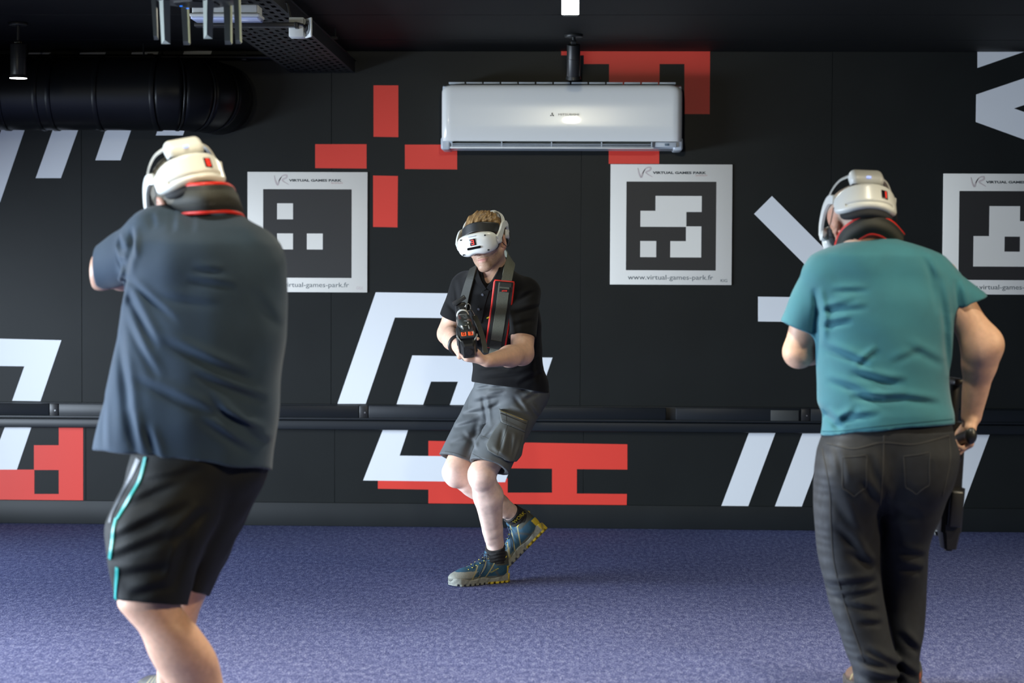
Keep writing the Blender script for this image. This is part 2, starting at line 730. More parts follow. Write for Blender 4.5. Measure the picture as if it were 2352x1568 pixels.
# ------------------------------------------------------------------ the setting
M_WALL = mat('black satin wall paint', (0.0105, 0.0122, 0.0120), rough=0.45, spec=0.22, noise=0.12, nscale=3, bump=0.05, bscale=60)
M_WALLB = mat('dark wall frame', (0.008, 0.008, 0.009), rough=0.7)
M_BASE = mat('dark grey skirting', (0.010, 0.012, 0.013), rough=0.5, spec=0.25, noise=0.15, nscale=4)
M_TRUNK = mat('dark trunking plastic', (0.010, 0.0125, 0.016), rough=0.4, spec=0.3, noise=0.1, nscale=3)
M_CEIL = mat('black ceiling board', (0.006, 0.0065, 0.0065), rough=0.65, spec=0.2, noise=0.1, nscale=2)
M_WHITE = mat('white vinyl', (0.76, 0.78, 0.80), rough=0.45, spec=0.4)
M_RED = mat('red vinyl', (0.72, 0.050, 0.033), rough=0.45, spec=0.4)
M_SIDE = mat('side wall paint', (0.12, 0.12, 0.12), rough=0.7)
M_BLACK = mat('black plastic', (0.012, 0.012, 0.013), rough=0.4)


def carpet():
    m = bpy.data.materials.new('blue speckled carpet')
    m.use_nodes = True
    nt = m.node_tree
    b = nt.nodes['Principled BSDF']
    b.inputs['Roughness'].default_value = 0.95
    b.inputs['Specular IOR Level'].default_value = 0.1
    tc = nt.nodes.new('ShaderNodeTexCoord')
    mp = nt.nodes.new('ShaderNodeMapping')
    mp.inputs['Scale'].default_value = (1.0, 0.35, 1)
    nt.links.new(tc.outputs['Object'], mp.inputs['Vector'])
    n1 = nt.nodes.new('ShaderNodeTexNoise')
    n1.inputs['Scale'].default_value = 190
    n1.inputs['Detail'].default_value = 4
    n1.inputs['Roughness'].default_value = 0.7
    nt.links.new(mp.outputs[0], n1.inputs['Vector'])
    n2 = nt.nodes.new('ShaderNodeTexNoise')
    n2.inputs['Scale'].default_value = 55
    n2.inputs['Detail'].default_value = 3
    nt.links.new(mp.outputs[0], n2.inputs['Vector'])
    n3 = nt.nodes.new('ShaderNodeTexNoise')
    n3.inputs['Scale'].default_value = 1.6
    n3.inputs['Detail'].default_value = 3
    nt.links.new(tc.outputs['Object'], n3.inputs['Vector'])
    mx = nt.nodes.new('ShaderNodeMix')
    mx.data_type = 'FLOAT'
    mx.inputs[0].default_value = 0.3
    nt.links.new(n1.outputs['Fac'], mx.inputs[2])
    nt.links.new(n2.outputs['Fac'], mx.inputs[3])
    r = nt.nodes.new('ShaderNodeValToRGB')
    e = r.color_ramp.elements
    e[0].position, e[0].color = 0.36, (0.025, 0.031, 0.090, 1)
    e[1].position, e[1].color = 0.66, (0.27, 0.29, 0.44, 1)
    k = e.new(0.5)
    k.color = (0.082, 0.094, 0.220, 1)
    nt.links.new(mx.outputs[0], r.inputs['Fac'])
    mr = nt.nodes.new('ShaderNodeMapRange')
    mr.inputs['To Min'].default_value = 0.88
    mr.inputs['To Max'].default_value = 1.12
    nt.links.new(n3.outputs['Fac'], mr.inputs['Value'])
    m2 = nt.nodes.new('ShaderNodeMix')
    m2.data_type = 'RGBA'
    m2.blend_type = 'MULTIPLY'
    m2.inputs[0].default_value = 1
    nt.links.new(r.outputs[0], m2.inputs[6])
    nt.links.new(mr.outputs[0], m2.inputs[7])
    nt.links.new(m2.outputs[2], b.inputs['Base Color'])
    bp = nt.nodes.new('ShaderNodeBump')
    bp.inputs['Strength'].default_value = 0.6
    bp.inputs['Distance'].default_value = 0.004
    nt.links.new(mx.outputs[0], bp.inputs['Height'])
    nt.links.new(bp.outputs[0], b.inputs['Normal'])
    return m


xl, xr, yf, zc = ROOM['xl'], ROOM['xr'], ROOM['yf'], ROOM['zc']
bm = bmesh.new()
bm_box(bm, ((xl + xr) / 2, yf / 2, -0.05), (xr - xl + 0.4, -yf + 0.4, 0.1))
obj('floor', bm_mesh('floor', bm), carpet(), kind='structure')

# back wall: dark carcass, facing panels with open joints, vinyl graphics on top
wall = obj('wall_back', box_mesh('wall_back', ((xl + xr) / 2, 0.09, zc / 2 + 0.1), (xr - xl + 0.4, 0.14, zc + 0.4)), M_WALLB, kind='structure')
zs0 = U(1176, 1157, 0)[2]        # top of skirting
zr0, zr1 = U(1176, 990, 0)[2], U(1176, 929, 0)[2]
seams = [xl] + [U(188 + 572.5 * i, 800, 0)[0] for i in range(-1, 5)] + [xr]
for a, b in zip(seams[:-1], seams[1:]):
    obj('wall_panel', box_mesh('wall_panel', ((a + b) / 2, 0.008, (zr1 + zc) / 2 - 0.02), (b - a - 0.0016, 0.016, zc - zr1 + 0.04), bevel=0.0006, segs=1), M_WALL, wall)
    obj('wall_panel', box_mesh('wall_panel', ((a + b) / 2 + 0.02, 0.008, (zs0 + zr0) / 2), (b - a - 0.0016, 0.016, zr0 - zs0 + 0.06), bevel=0.0006, segs=1), M_WALL, wall)
bs = obj('baseboard_back', box_mesh('baseboard_back', ((xl + xr) / 2, -0.004, zs0 / 2), (xr - xl, 0.022, zs0), bevel=0.004), M_BASE, kind='structure')

# trunking that runs along the wall: upper channel with cover lengths and outlet boxes, deeper lower channel
trunk = empty('cable_trunking', (0, 0, zr0), label='long dark grey two-tier cable trunking running along the black wall at knee height', cat='trunking')
za = U(1176, 932, -0.05)[2]
zb = U(1176, 967, -0.05)[2]
zd = U(1176, 990, -0.06)[2]
obj('back_channel', box_mesh('back_channel', ((xl + xr) / 2, -0.015, (za + zd) / 2), (xr - xl, 0.03, za - zd), bevel=0.002), M_TRUNK, trunk)
xs = [xl] + [U(px, 940, 0)[0] for px in (-560, 130, 838, 1540, 1848, 2560)] + [xr]
for i, (a, b) in enumerate(zip(xs[:-1], xs[1:])):
    obj('cover', box_mesh('cover', ((a + b) / 2, -0.042, (za + zb) / 2 + 0.003), (b - a - 0.052, 0.024, za - zb - 0.014), bevel=0.004), M_TRUNK, trunk)
for px in (130, 838, 1848):
    c = U(px, 940, 0)[0]
    ob = obj('outlet_box', box_mesh('outlet_box', (c, -0.041, (za + zb) / 2 + 0.003), (0.048, 0.026, za - zb - 0.014), bevel=0.004), M_BLACK, trunk)
    obj('screw', cyl_mesh('screw', (c + 0.006, -0.053, (za + zb) / 2), (c + 0.006, -0.057, (za + zb) / 2), 0.004, n=12), mat('zinc', (0.4, 0.4, 0.4), 0.4, 1.0), ob)
c0, c1 = U(1768, 945, 0)[0], U(1832, 945, 0)[0]
obj('blank_plate', box_mesh('blank_plate', ((c0 + c1) / 2, -0.056, (za + zb) / 2), (c1 - c0, 0.008, za - zb - 0.024), bevel=0.002), mat('grey blank plate', (0.04, 0.043, 0.042), 0.5), trunk)
obj('lower_channel', box_mesh('lower_channel', ((xl + xr) / 2, -0.036, (zb + zd) / 2), (xr - xl, 0.072, zb - zd - 0.004), bevel=0.006), M_TRUNK, trunk)
obj('middle_lip', box_mesh('middle_lip', ((xl + xr) / 2, -0.045, zb + 0.008), (xr - xl, 0.05, 0.010), bevel=0.002), M_TRUNK, trunk)

# ceiling: boards running along the wall, the rest of the shell
ceil = obj('ceiling', box_mesh('ceiling', ((xl + xr) / 2, yf / 2, zc + 0.12), (xr - xl + 0.4, -yf + 0.4, 0.12)), M_WALLB, kind='structure')
edges = [0.0, -0.52, -1.49, -2.46, -3.43, -4.40, -5.4, -6.4, -7.4, -8.4, -9.4, -10.4, -11.4, -12.4, -13.4, -14.4, -15.5]
for i, (a, b) in enumerate(zip(edges[:-1], edges[1:])):
    obj('ceiling_board', box_mesh('ceiling_board', ((xl + xr) / 2, (a + b) / 2, zc + 0.03 - 0.0), (xr - xl, a - b - 0.008, 0.06), bevel=0.003, segs=1), M_CEIL, ceil)
obj('wall_right', box_mesh('wall_right', (xr + 0.06, yf / 2, zc / 2), (0.12, -yf + 0.2, zc + 0.1)), M_SIDE, kind='structure')
obj('wall_rear', box_mesh('wall_rear', ((xl + xr) / 2, yf - 0.06, zc / 2), (xr - xl + 0.4, 0.12, zc + 0.1)), M_SIDE, kind='structure')
lw = obj('wall_left', box_mesh('wall_left', (xl - 0.06, WIN['y1'] / 2, zc / 2), (0.12, -WIN['y1'], zc + 0.1)), M_SIDE, kind='structure')
for nm, y0, y1, z0, z1 in (('wall_left_pier', yf, WIN['y0'], 0, zc), ('wall_left_sill', WIN['y0'], WIN['y1'], 0, WIN['z0']), ('wall_left_lintel', WIN['y0'], WIN['y1'], WIN['z1'], zc)):
    obj('wall_left', box_mesh(nm, (xl - 0.06, (y0 + y1) / 2, (z0 + z1) / 2), (0.12, y1 - y0, z1 - z0)), M_SIDE, kind='structure')
wf = empty('window_1', (xl, (WIN['y0'] + WIN['y1']) / 2, WIN['z0']), kind='structure')
M_FRAME = mat('dark window frame', (0.05, 0.05, 0.05), 0.5)
for t in np.linspace(WIN['y0'], WIN['y1'], 5):
    obj('window_post', box_mesh('window_post', (xl - 0.05, t, (WIN['z0'] + WIN['z1']) / 2), (0.06, 0.05, WIN['z1'] - WIN['z0'])), M_FRAME, wf)

# ------------------------------------------------------------------ printed graphics on the back wall
WT = -0.0012


def decal(name, poly, m, lay=0):
    pts = [U(x, y, 0.0) for x, y in poly]
    y0 = -0.0003 - 0.0006 * lay
    return obj(name, prism_mesh(name, [(p[0], p[2]) for p in pts], y0 + 0.002, y0 - 0.0006), m, wall)


for a, b, c, d in (((66, 121), (117, 121), (0, 465), (-56, 465)), ((184, 121), (243, 120), (140, 409), (82, 409)),
                   ((303, 120), (364, 119), (277, 368), (219, 368)), ((423, 118), (487, 116), (420, 311), (358, 311))):
    decal('white_stripe', (a, b, c, d), M_WHITE)
decal('white_bracket', [(-60, 776), (141, 781), (93, 921), (28, 920), (56, 841), (-85, 839)], M_WHITE)
decal('white_stripe', [(11, 981), (72, 981), (39, 1078), (-26, 1078)], M_WHITE, 1)
decal('red_block', [(135, 980), (191, 981), (191, 1152), (-80, 1150), (-80, 1078), (79, 1078), (79, 1134), (135, 1134), (135, 1079), (78, 1079), (78, 1022), (135, 1022)], M_RED)
decal('red_line', [(-80, 1150), (242, 1152), (242, 1156), (-80, 1154)], M_RED, 1)
decal('white_bracket', [(863, 671), (1215, 676), (1195, 732), (907, 729), (840, 927), (775, 927)], M_WHITE)
decal('white_bracket', [(947, 816), (1269, 821), (1231, 932), (1166, 931), (1186, 877), (990, 876), (972, 929), (911, 928)], M_WHITE)
decal('white_square', [(1052, 876), (1112, 877), (1092, 931), (1033, 930)], M_WHITE, 1)
decal('white_bracket', [(880, 985), (938, 985), (918, 1046), (1182, 1049), (1160, 1107), (834, 1103)], M_WHITE, 1)
decal('red_block', [(984, 1012), (1441, 1020), (1441, 1078), (1325, 1077), (1325, 1133), (1440, 1134), (1439, 1170), (984, 1166), (984, 1124), (868, 1122), (868, 1098), (1166, 1098), (1166, 1131), (1268, 1131), (1268, 1076), (1166, 1075), (984, 1060)], M_RED)
for q in ([(858, 196), (915, 196), (915, 315), (858, 314)], [(724, 331), (842, 331), (842, 387), (724, 386)], [(930, 332), (1050, 332), (1050, 389), (930, 388)], [(857, 403), (914, 404), (913, 522), (857, 521)]):
    decal('red_bar', q, M_RED)
decal('red_bracket', [(1289, 117), (1631, 118), (1630, 262), (1572, 262), (1572, 147), (1515, 147), (1514, 376), (1398, 376), (1399, 147), (1341, 147), (1341, 127), (1289, 127)], M_RED)
decal('white_stripe', [(1773, 450), (1732, 491), (1886, 645), (1927, 604)], M_WHITE)
decal('white_stripe', [(1741, 681), (1900, 683), (1900, 740), (1741, 738)], M_WHITE)
decal('white_block', [(2245, 119), (2352, 119), (2245, 156)], M_WHITE)
decal('white_arrow', [(2242, 217), (2440, 150), (2440, 211), (2329, 249), (2440, 288), (2440, 352), (2241, 280)], M_WHITE)
for i in range(5):
    o = 123 * i
    decal('white_stripe', [(1720 + o, 994 + i), (1781 + o, 994 + i), (1715 + o, 1171.5 + i), (1653 + o, 1171.5 + i)], M_WHITE)


# ------------------------------------------------------------------ marker boards
M_SIGN = mat('white sign board', (0.79, 0.765, 0.70), rough=0.4, spec=0.4)
M_SIGNK = mat('printed black', (0.022, 0.021, 0.020), rough=0.5)
M_INK = mat('dark lettering', (0.05, 0.06, 0.06), rough=0.6)
M_INK2 = mat('grey lettering', (0.13, 0.15, 0.155), rough=0.6)
M_PINK = mat('pale red lettering', (0.55, 0.36, 0.34), rough=0.6)
M_PINK2 = mat('faint red flourish', (0.60, 0.52, 0.50), rough=0.6)


def marker_board(px0, py0, px1, py1, cells, code, label):
    a, b = U(px0, py0, 0), U(px1, py1, 0)
    w, h = b[0] - a[0], a[2] - b[2]
    cx, cz = (a[0] + b[0]) / 2, (a[2] + b[2]) / 2
    e = empty('marker_board', (cx, 0, cz), label=label, cat='sign', group='white marker boards on the black wall')
    T = 0.008
    obj('panel', box_mesh('panel', (cx, -T / 2 - 0.0008, cz), (w, T, h), bevel=0.0015), M_SIGN, e)
    y = -T - 0.0008
    # black field with the pattern's cells
    kx0, kx1 = cx - w / 2 + w * 0.131, cx + w / 2 - w * 0.132
    kz1, kz0 = cz + h / 2 - h * 0.144, cz - h / 2 + h * 0.120
    kb = obj('black_field', box_mesh('black_field', ((kx0 + kx1) / 2, y - 0.0003, (kz0 + kz1) / 2), (kx1 - kx0, 0.0006, kz1 - kz0)), M_SIGNK, e)
    c = (kx1 - kx0) / 6.0
    for poly in cells:
        pts = [(kx0 + c * u, kz1 - c * v) for u, v in poly]
        obj('white_cell', prism_mesh('white_cell', pts, y, y - 0.0012), M_SIGN, kb)

    def word(nm, s, fx, fz, fw, fh, m, shear=0.0, off=0.0):
        me = text_mesh(nm, s, 0.1, fw * w, fh * h, 0.0003, off, shear)
        o = obj(nm, me, m)
        o.location = (cx - w / 2 + fx * w, y - 0.0004, cz + h / 2 - fz * h)
        o.parent = e
        o.matrix_parent_inverse = e.matrix_world.inverted()
    word('website', 'www.virtual-games-park.fr', 0.497, 0.944, 0.70, 0.052, M_INK2)
    word('company_name', 'VIRTUAL GAMES PARK', 0.565, 0.070, 0.44, 0.021, M_INK, 0.0, 0.004)
    word('tagline', 'SEVENUM', 0.745, 0.092, 0.095, 0.012, M_PINK)
    if code:
        word('board_code', code, 0.937, 0.963, 0.055, 0.024, M_PINK2 if len(code) > 3 else M_INK2)
    # handwritten VR flourish
    for st in ([(0.222, 0.03), (0.234, 0.08), (0.252, 0.108), (0.264, 0.07), (0.285, 0.04)], [(0.262, 0.08), (0.283, 0.04), (0.31, 0.026), (0.328, 0.03), (0.322, 0.05), (0.29, 0.064), (0.30, 0.08), (0.345, 0.106)]):
        sp = spline([V(cx - w / 2 + u * w, y - 0.0005, cz + h / 2 - v * h) for u, v in st], 24)
        obj('logo_stroke', ribbon_mesh('logo_stroke', [(p, V(0, -1, 0)) for p in sp], 0.0065, 0.0004, taper=lambda t: 0.45 + 0.9 * math.sin(PI * t)), M_PINK2, e)
    return e


sq = lambda u, v, p=1, q=1: [(u, v), (u + p, v), (u + p, v + q), (u, v + q)]
marker_board(569, 394.5, 844, 671.5, [sq(0.95, 0.95, 1.08, 1.08), sq(0.95, 2.98, 1.08, 1.08), sq(2.97, 2.98, 1.08, 1.08)], 'GISX',
             'white marker board with three separate white squares on its black field')
marker_board(1402.5, 377, 1680, 654.5, [[(1.95, 0.95), (5.04, 0.95), (5.04, 2.02), (4.02, 2.02), (4.02, 3.02), (0.95, 3.02), (0.95, 1.95), (1.95, 1.95)],
                                        [(4.0, 2.98), (5.03, 2.98), (5.03, 5.06), (2.96, 5.06), (2.96, 3.97), (4.0, 3.97)], sq(0.95, 3.97, 1.07, 1.08)], 'KIG',
             'white marker board with a stepped white pattern right below the air conditioner')
marker_board(2166.5, 398.5, 2445, 677, [[(2.0, 1.0), (4.03, 1.0), (4.03, 2.0), (5.0, 2.0), (5.0, 5.03), (0.97, 5.03), (0.97, 3.0), (2.0, 3.0)]], '',
             'white marker board with one large white shape around a black square, at the right edge')
for o in list(bpy.data.objects):
    if o.name.startswith('black_field') and o.parent and o.parent.name == 'marker_board.002':
        # the dark square inside the third pattern
        me = o.data
        co = np.array([v.co[:] for v in me.vertices])
        lo, hi = co.min(0), co.max(0)
        c = (hi[0] - lo[0]) / 6
        obj('black_cell', box_mesh('black_cell', (lo[0] + 3.53 * c, lo[1] - 0.0007, hi[2] - 3.53 * c), (c, 0.0014, c)), M_SIGNK, o)
# ------------------------------------------------------------------ air conditioner
M_AC = mat('glossy white plastic', (0.78, 0.79, 0.76), rough=0.22, spec=0.5, coat=0.3)
M_AC2 = mat('pale grey plastic', (0.48, 0.53, 0.58), rough=0.3)
M_DARK = mat('dark slot', (0.02, 0.03, 0.03), rough=0.6)


def sideprofile(name, prof, x0, x1, bevel=0.0):
    """profile in (y,z) swept along x"""
    bm = bmesh.new()
    f = bm.faces.new([bm.verts.new((x0, y, z)) for y, z in prof])
    r = bmesh.ops.extrude_face_region(bm, geom=[f])
    for v in r['geom']:
        if isinstance(v, bmesh.types.BMVert):
            v.co.x = x1
    return bm_mesh(name, bm, smooth=True, bevel=bevel, segs=3, angle=50)


A0, A1 = U(1014, 192, -0.26), U(1567, 345, -0.26)
ax0, ax1, az1, az0 = A0[0], A1[0], A0[2], A1[2]
ah, aw = az1 - az0, ax1 - ax0
ac = empty('air_conditioner', ((ax0 + ax1) / 2, 0, az0), label='wide white wall mounted air conditioner on the black wall above the middle marker board', cat='air conditioner')
zlow = az0 + 0.135 * ah
obj('body', sideprofile('body', [(0.0, az0 + 0.02), (-0.10, az0 + 0.005), (-0.20, az0 + 0.012), (-0.235, zlow + 0.004), (-0.235, az1 - 0.012), (-0.20, az1 - 0.003), (0.0, az1 + 0.004)], ax0 + 0.004, ax1 - 0.004, 0.006), M_AC2, ac)
pp = [(-0.225, zlow), (-0.252, zlow + 0.004), (-0.262, zlow + 0.30 * ah), (-0.261, zlow + 0.6 * ah), (-0.252, az1 - 0.02), (-0.238, az1 - 0.003), (-0.222, az1 - 0.004)]
zs_ = np.linspace(zlow, az1 - 0.003, 40)
fy = _pchip(np.array([zlow, zlow + 0.02, zlow + 0.25 * ah, zlow + 0.50 * ah, az1 - 0.05, az1 - 0.016, az1 - 0.003]), np.array([-0.246, -0.253, -0.2605, -0.2612, -0.2565, -0.249, -0.238]), zs_)
vs, fs = [], []
RC, NX = 0.040, 28
for z, y in zip(zs_, fy):
    d_ = max(0.0, RC - (az1 - 0.003 - z))
    hw_ = aw / 2 - (RC - math.sqrt(max(RC * RC - d_ * d_, 0)))
    for k in range(NX + 1):
        u = -1 + 2 * k / NX
        u = math.copysign(1 - (1 - abs(u)) ** 1.6, u)
        e_ = max(0.0, (abs(u) * hw_ - (hw_ - 0.030)) / 0.030)
        vs.append(((ax0 + ax1) / 2 + u * hw_, y + 0.030 * (1 - math.sqrt(max(1 - e_ * e_, 0))), z))
n0 = NX + 1
for a in range(len(zs_) - 1):
    for k in range(NX):
        fs.append((a * n0 + k, a * n0 + k + 1, (a + 1) * n0 + k + 1, (a + 1) * n0 + k))
nb = len(vs)
for (x, y, z) in list(vs):
    vs.append((x, -0.205, z))
per = list(range(n0)) + [a * n0 + NX for a in range(1, len(zs_))] + [(len(zs_) - 1) * n0 + k for k in range(NX - 1, -1, -1)] + [a * n0 for a in range(len(zs_) - 2, 0, -1)]
for a, b in zip(per, per[1:] + per[:1]):
    fs.append((b, a, a + nb, b + nb))
me = mesh_from('front_panel', vs, fs, True)
me.set_sharp_from_angle(angle=math.radians(50))
obj('front_panel', me, M_AC, ac)
for px, nm in ((1014, -1), (1567, 1)):
    x = ax0 + 0.02 if nm < 0 else ax1 - 0.02
    obj('end_cap', box_mesh('end_cap', (x, -0.12, (az0 + zlow) / 2 + 0.012), (0.05, 0.22, zlow - az0 + 0.02), bevel=0.012, segs=4), M_AC2, ac)
o0, o1 = U(1038, 330, -0.25)[0], U(1497, 330, -0.25)[0]
zo0, zo1 = az0 + 0.016, zlow - 0.003
obj('outlet_slot', box_mesh('outlet_slot', ((o0 + o1) / 2, -0.222, (zo0 + zo1) / 2), (o1 - o0, 0.04, zo1 - zo0)), M_DARK, ac)
for k in range(2):
    obj('louvre', box_mesh('louvre', ((o0 + o1) / 2, -0.246, zo0 + (0.2 + 0.33 * k) * (zo1 - zo0)), (o1 - o0 - 0.004, 0.016, 0.004), bevel=0.001), M_AC2, ac)
for k in range(5):
    x = o0 + (o1 - o0) * k / 4
    obj('slot_divider', box_mesh('slot_divider', (x, -0.245, (zo0 + zo1) / 2), (0.006, 0.018, zo1 - zo0), bevel=0.001), M_AC2, ac)
obj('lower_lip', box_mesh('lower_lip', ((o0 + o1) / 2, -0.238, zo0 - 0.004), (o1 - o0 + 0.02, 0.03, 0.010), bevel=0.004), M_AC, ac)
cp = U(1525, 331, -0.25)
obj('control_panel', box_mesh('control_panel', (cp[0] + 0.01, -0.236, (zo0 + zo1) / 2), (0.11, 0.018, zo1 - zo0), bevel=0.004), M_AC2, ac)
cp = U(1532, 331, -0.25)
obj('status_window', box_mesh('status_window', (cp[0], -0.2455, (zo0 + zo1) / 2), (0.022, 0.002, 0.012), bevel=0.0008), mat('blue grey window', (0.12, 0.17, 0.22), 0.2), ac)
for k in range(13):
    x = ax0 + 0.03 + (aw - 0.06) * (k + 0.5) / 13
    obj('intake_slat', box_mesh('intake_slat', (x, -0.15, az1 + 0.008), ((aw - 0.06) / 13 - 0.008, 0.13, 0.010), bevel=0.002), M_AC2, ac)
# maker's mark: three diamonds and lettering
lg = U(1268, 263, -0.262)
for a in (90, 210, 330):
    t = math.radians(a)
    c = (lg[0] + 0.0065 * math.cos(t), lg[2] - 0.0015 + 0.0065 * math.sin(t))
    q = [(c[0] + 0.0062 * math.cos(t), c[1] + 0.0062 * math.sin(t)), (c[0] - 0.0034 * math.sin(t), c[1] + 0.0034 * math.cos(t)), (c[0] - 0.0062 * math.cos(t), c[1] - 0.0062 * math.sin(t)), (c[0] + 0.0034 * math.sin(t), c[1] - 0.0034 * math.cos(t))]
    obj('diamond', prism_mesh('diamond', q, -0.2612, -0.2638), M_INK, ac)
me = text_mesh('maker_name', 'MITSUBISHI', 0.02, 0.105, 0.011, 0.0006)
o = obj('maker_name', me, M_INK2)
o.location = (U(1306, 263, -0.262)[0], -0.2632, lg[2])
o.parent = ac
o.matrix_parent_inverse = ac.matrix_world.inverted()

# ------------------------------------------------------------------ ventilation duct, bending into the wall
M_DUCT = mat('black painted duct', (0.005, 0.0055, 0.006), rough=0.36, spec=0.3, noise=0.15, nscale=6)
duct = empty('ventilation_duct', tuple(U(200, 215, -0.35)), label='thick round black ventilation duct along the upper left of the wall, bending into it', cat='duct')
DY = -0.34
dc0, dc1 = U(200, 131, DY)[2], U(200, 299, DY)[2]
dr, dz = (dc0 - dc1) / 2 * 1.0, (dc0 + dc1) / 2
xe = U(365, 215, DY)[0]
cuts = [xl - 0.0, U(-300, 215, DY)[0], U(18, 215, DY)[0], U(100, 215, DY)[0], U(130, 215, DY)[0], U(235, 215, DY)[0], xe]
for i, (a, b) in enumerate(zip(cuts[:-1], cuts[1:])):
    obj('duct_section', cyl_mesh('duct_section', (a + 0.002, DY, dz), (b - 0.002, DY, dz), dr, n=48), M_DUCT, duct)
    obj('duct_collar', cyl_mesh('duct_collar', (b - 0.012, DY, dz), (b + 0.012, DY, dz), dr + 0.005, n=48, bevel=0.002), M_DUCT, duct)
R0 = 0.245
for k in range(4):
    a0, a1 = PI / 2 * k / 4, PI / 2 * (k + 1) / 4
    pts = [V(xe + R0 * math.sin(t), DY + R0 * (1 - math.cos(t)), dz) for t in np.linspace(a0 + 0.01, a1 - 0.01, 7)]
    obj('elbow_segment', tube_mesh('elbow_segment', pts, dr * 0.995, n=48), M_DUCT, duct)
    t = a1
    ps = [V(xe + R0 * math.sin(q), DY + R0 * (1 - math.cos(q)), dz) for q in (t - 0.02, t + 0.02)]
    if k < 3:
        obj('elbow_seam', tube_mesh('elbow_seam', ps, dr + 0.003, n=48), M_DUCT, duct)
obj('wall_collar', cyl_mesh('wall_collar', (xe + R0, DY + R0, dz), (xe + R0, 0.0, dz), dr * 0.998, n=48), M_DUCT, duct)
for px in (62, 330):
    p = U(px, 120, DY)
    obj('hanger_rod', cyl_mesh('hanger_rod', (p[0], DY, dz + dr - 0.005), (p[0], DY, zc), 0.005, n=8), M_DUCT, duct)

# thin conduit across the top of the wall
cz = U(500, 131, -0.06)[2]
cdt = empty('cable_conduit', (U(500, 131, -0.06)[0], -0.06, cz), label='thin straight black conduit along the top of the wall above the duct', cat='conduit')
obj('conduit_tube', cyl_mesh('conduit_tube', (xl, -0.06, cz), (U(655, 131, -0.06)[0], -0.06, cz), 0.014, n=16), M_DUCT, cdt)
for px in (120, 345, 560, 640):
    x = U(px, 131, -0.06)[0]
    obj('saddle_clip', box_mesh('saddle_clip', (x, -0.035, cz), (0.03, 0.07, 0.036), bevel=0.003), M_BLACK, cdt)

# ------------------------------------------------------------------ perforated cable tray under the ceiling
M_TRAY = mat('black perforated steel', (0.014, 0.015, 0.016), rough=0.5, spec=0.25)
tz = U(740, 166, -0.02)[2]
tx0, tx1 = U(669, 166, 0)[0], U(815, 166, 0)[0]
tray = empty('cable_tray', ((tx0 + tx1) / 2, -2.0, tz), label='black perforated steel cable tray running from the wall along the ceiling', cat='cable tray')
bm = bmesh.new()
y0t, y1t, nx = -4.6, -0.01, 9
xsn = np.linspace(tx0, tx1, 2 * nx + 2)
ysn = np.linspace(y0t, y1t, 150)
gv = {}


def tv(i, j):
    if (i, j) not in gv:
        gv[i, j] = bm.verts.new((xsn[i], ysn[j], tz))
    return gv[i, j]


for i in range(2 * nx + 1):
    for j in range(149):
        if i % 2 == 1 and (j % 4 in ((1, 2) if (i // 2) % 2 else (0, 3))) and (j % 4 != 0 or True):
            continue
        bm.faces.new((tv(i, j), tv(i + 1, j), tv(i + 1, j + 1), tv(i, j + 1)))
obj('tray_floor', bm_mesh('tray_floor', bm), M_TRAY, tray)
for x in (tx0, tx1):
    obj('tray_side', box_mesh('tray_side', (x, (y0t + y1t) / 2, tz + 0.03), (0.003, y1t - y0t, 0.062)), M_TRAY, tray)
    obj('tray_lip', box_mesh('tray_lip', (x, (y0t + y1t) / 2, tz + 0.061), (0.016, y1t - y0t, 0.003)), M_TRAY, tray)
for y in (-4.2, -2.6, -1.0):
    obj('tray_bracket', box_mesh('tray_bracket', ((tx0 + tx1) / 2, y, tz + 0.066), (tx1 - tx0 + 0.06, 0.04, 0.01)), M_TRAY, tray)
    for x in (tx0 - 0.02, tx1 + 0.02):
        obj('threaded_rod', cyl_mesh('threaded_rod', (x, y, tz + 0.06), (x, y, zc), 0.004, n=8), M_TRAY, tray)
# black cables lying in the tray
for k, (dx, rr) in enumerate(((0.05, 0.007), (0.09, 0.005), (0.16, 0.009), (0.22, 0.005))):
    pts = spline([V(tx0 + dx + 0.015 * math.sin(2.1 * t + k), y0t + (y1t - y0t) * t / 7, tz + rr + 0.002) for t in range(8)], 40)
    obj('cable', tube_mesh('cable', pts, rr, n=8), M_BLACK, tray)

# ------------------------------------------------------------------ pendant spots and lamp
M_SPOT = mat('bronze black lamp housing', (0.05, 0.05, 0.045), rough=0.35, metal=0.6)
M_SPOTK = mat('black lamp housing', (0.02, 0.021, 0.02), rough=0.4)
M_LED = mat('lit lens', (1, 1, 1), 0.3, emit=(1.0, 0.97, 0.92), estr=14.0)
M_OFF = mat('dark lens', (0.03, 0.03, 0.03), 0.2)


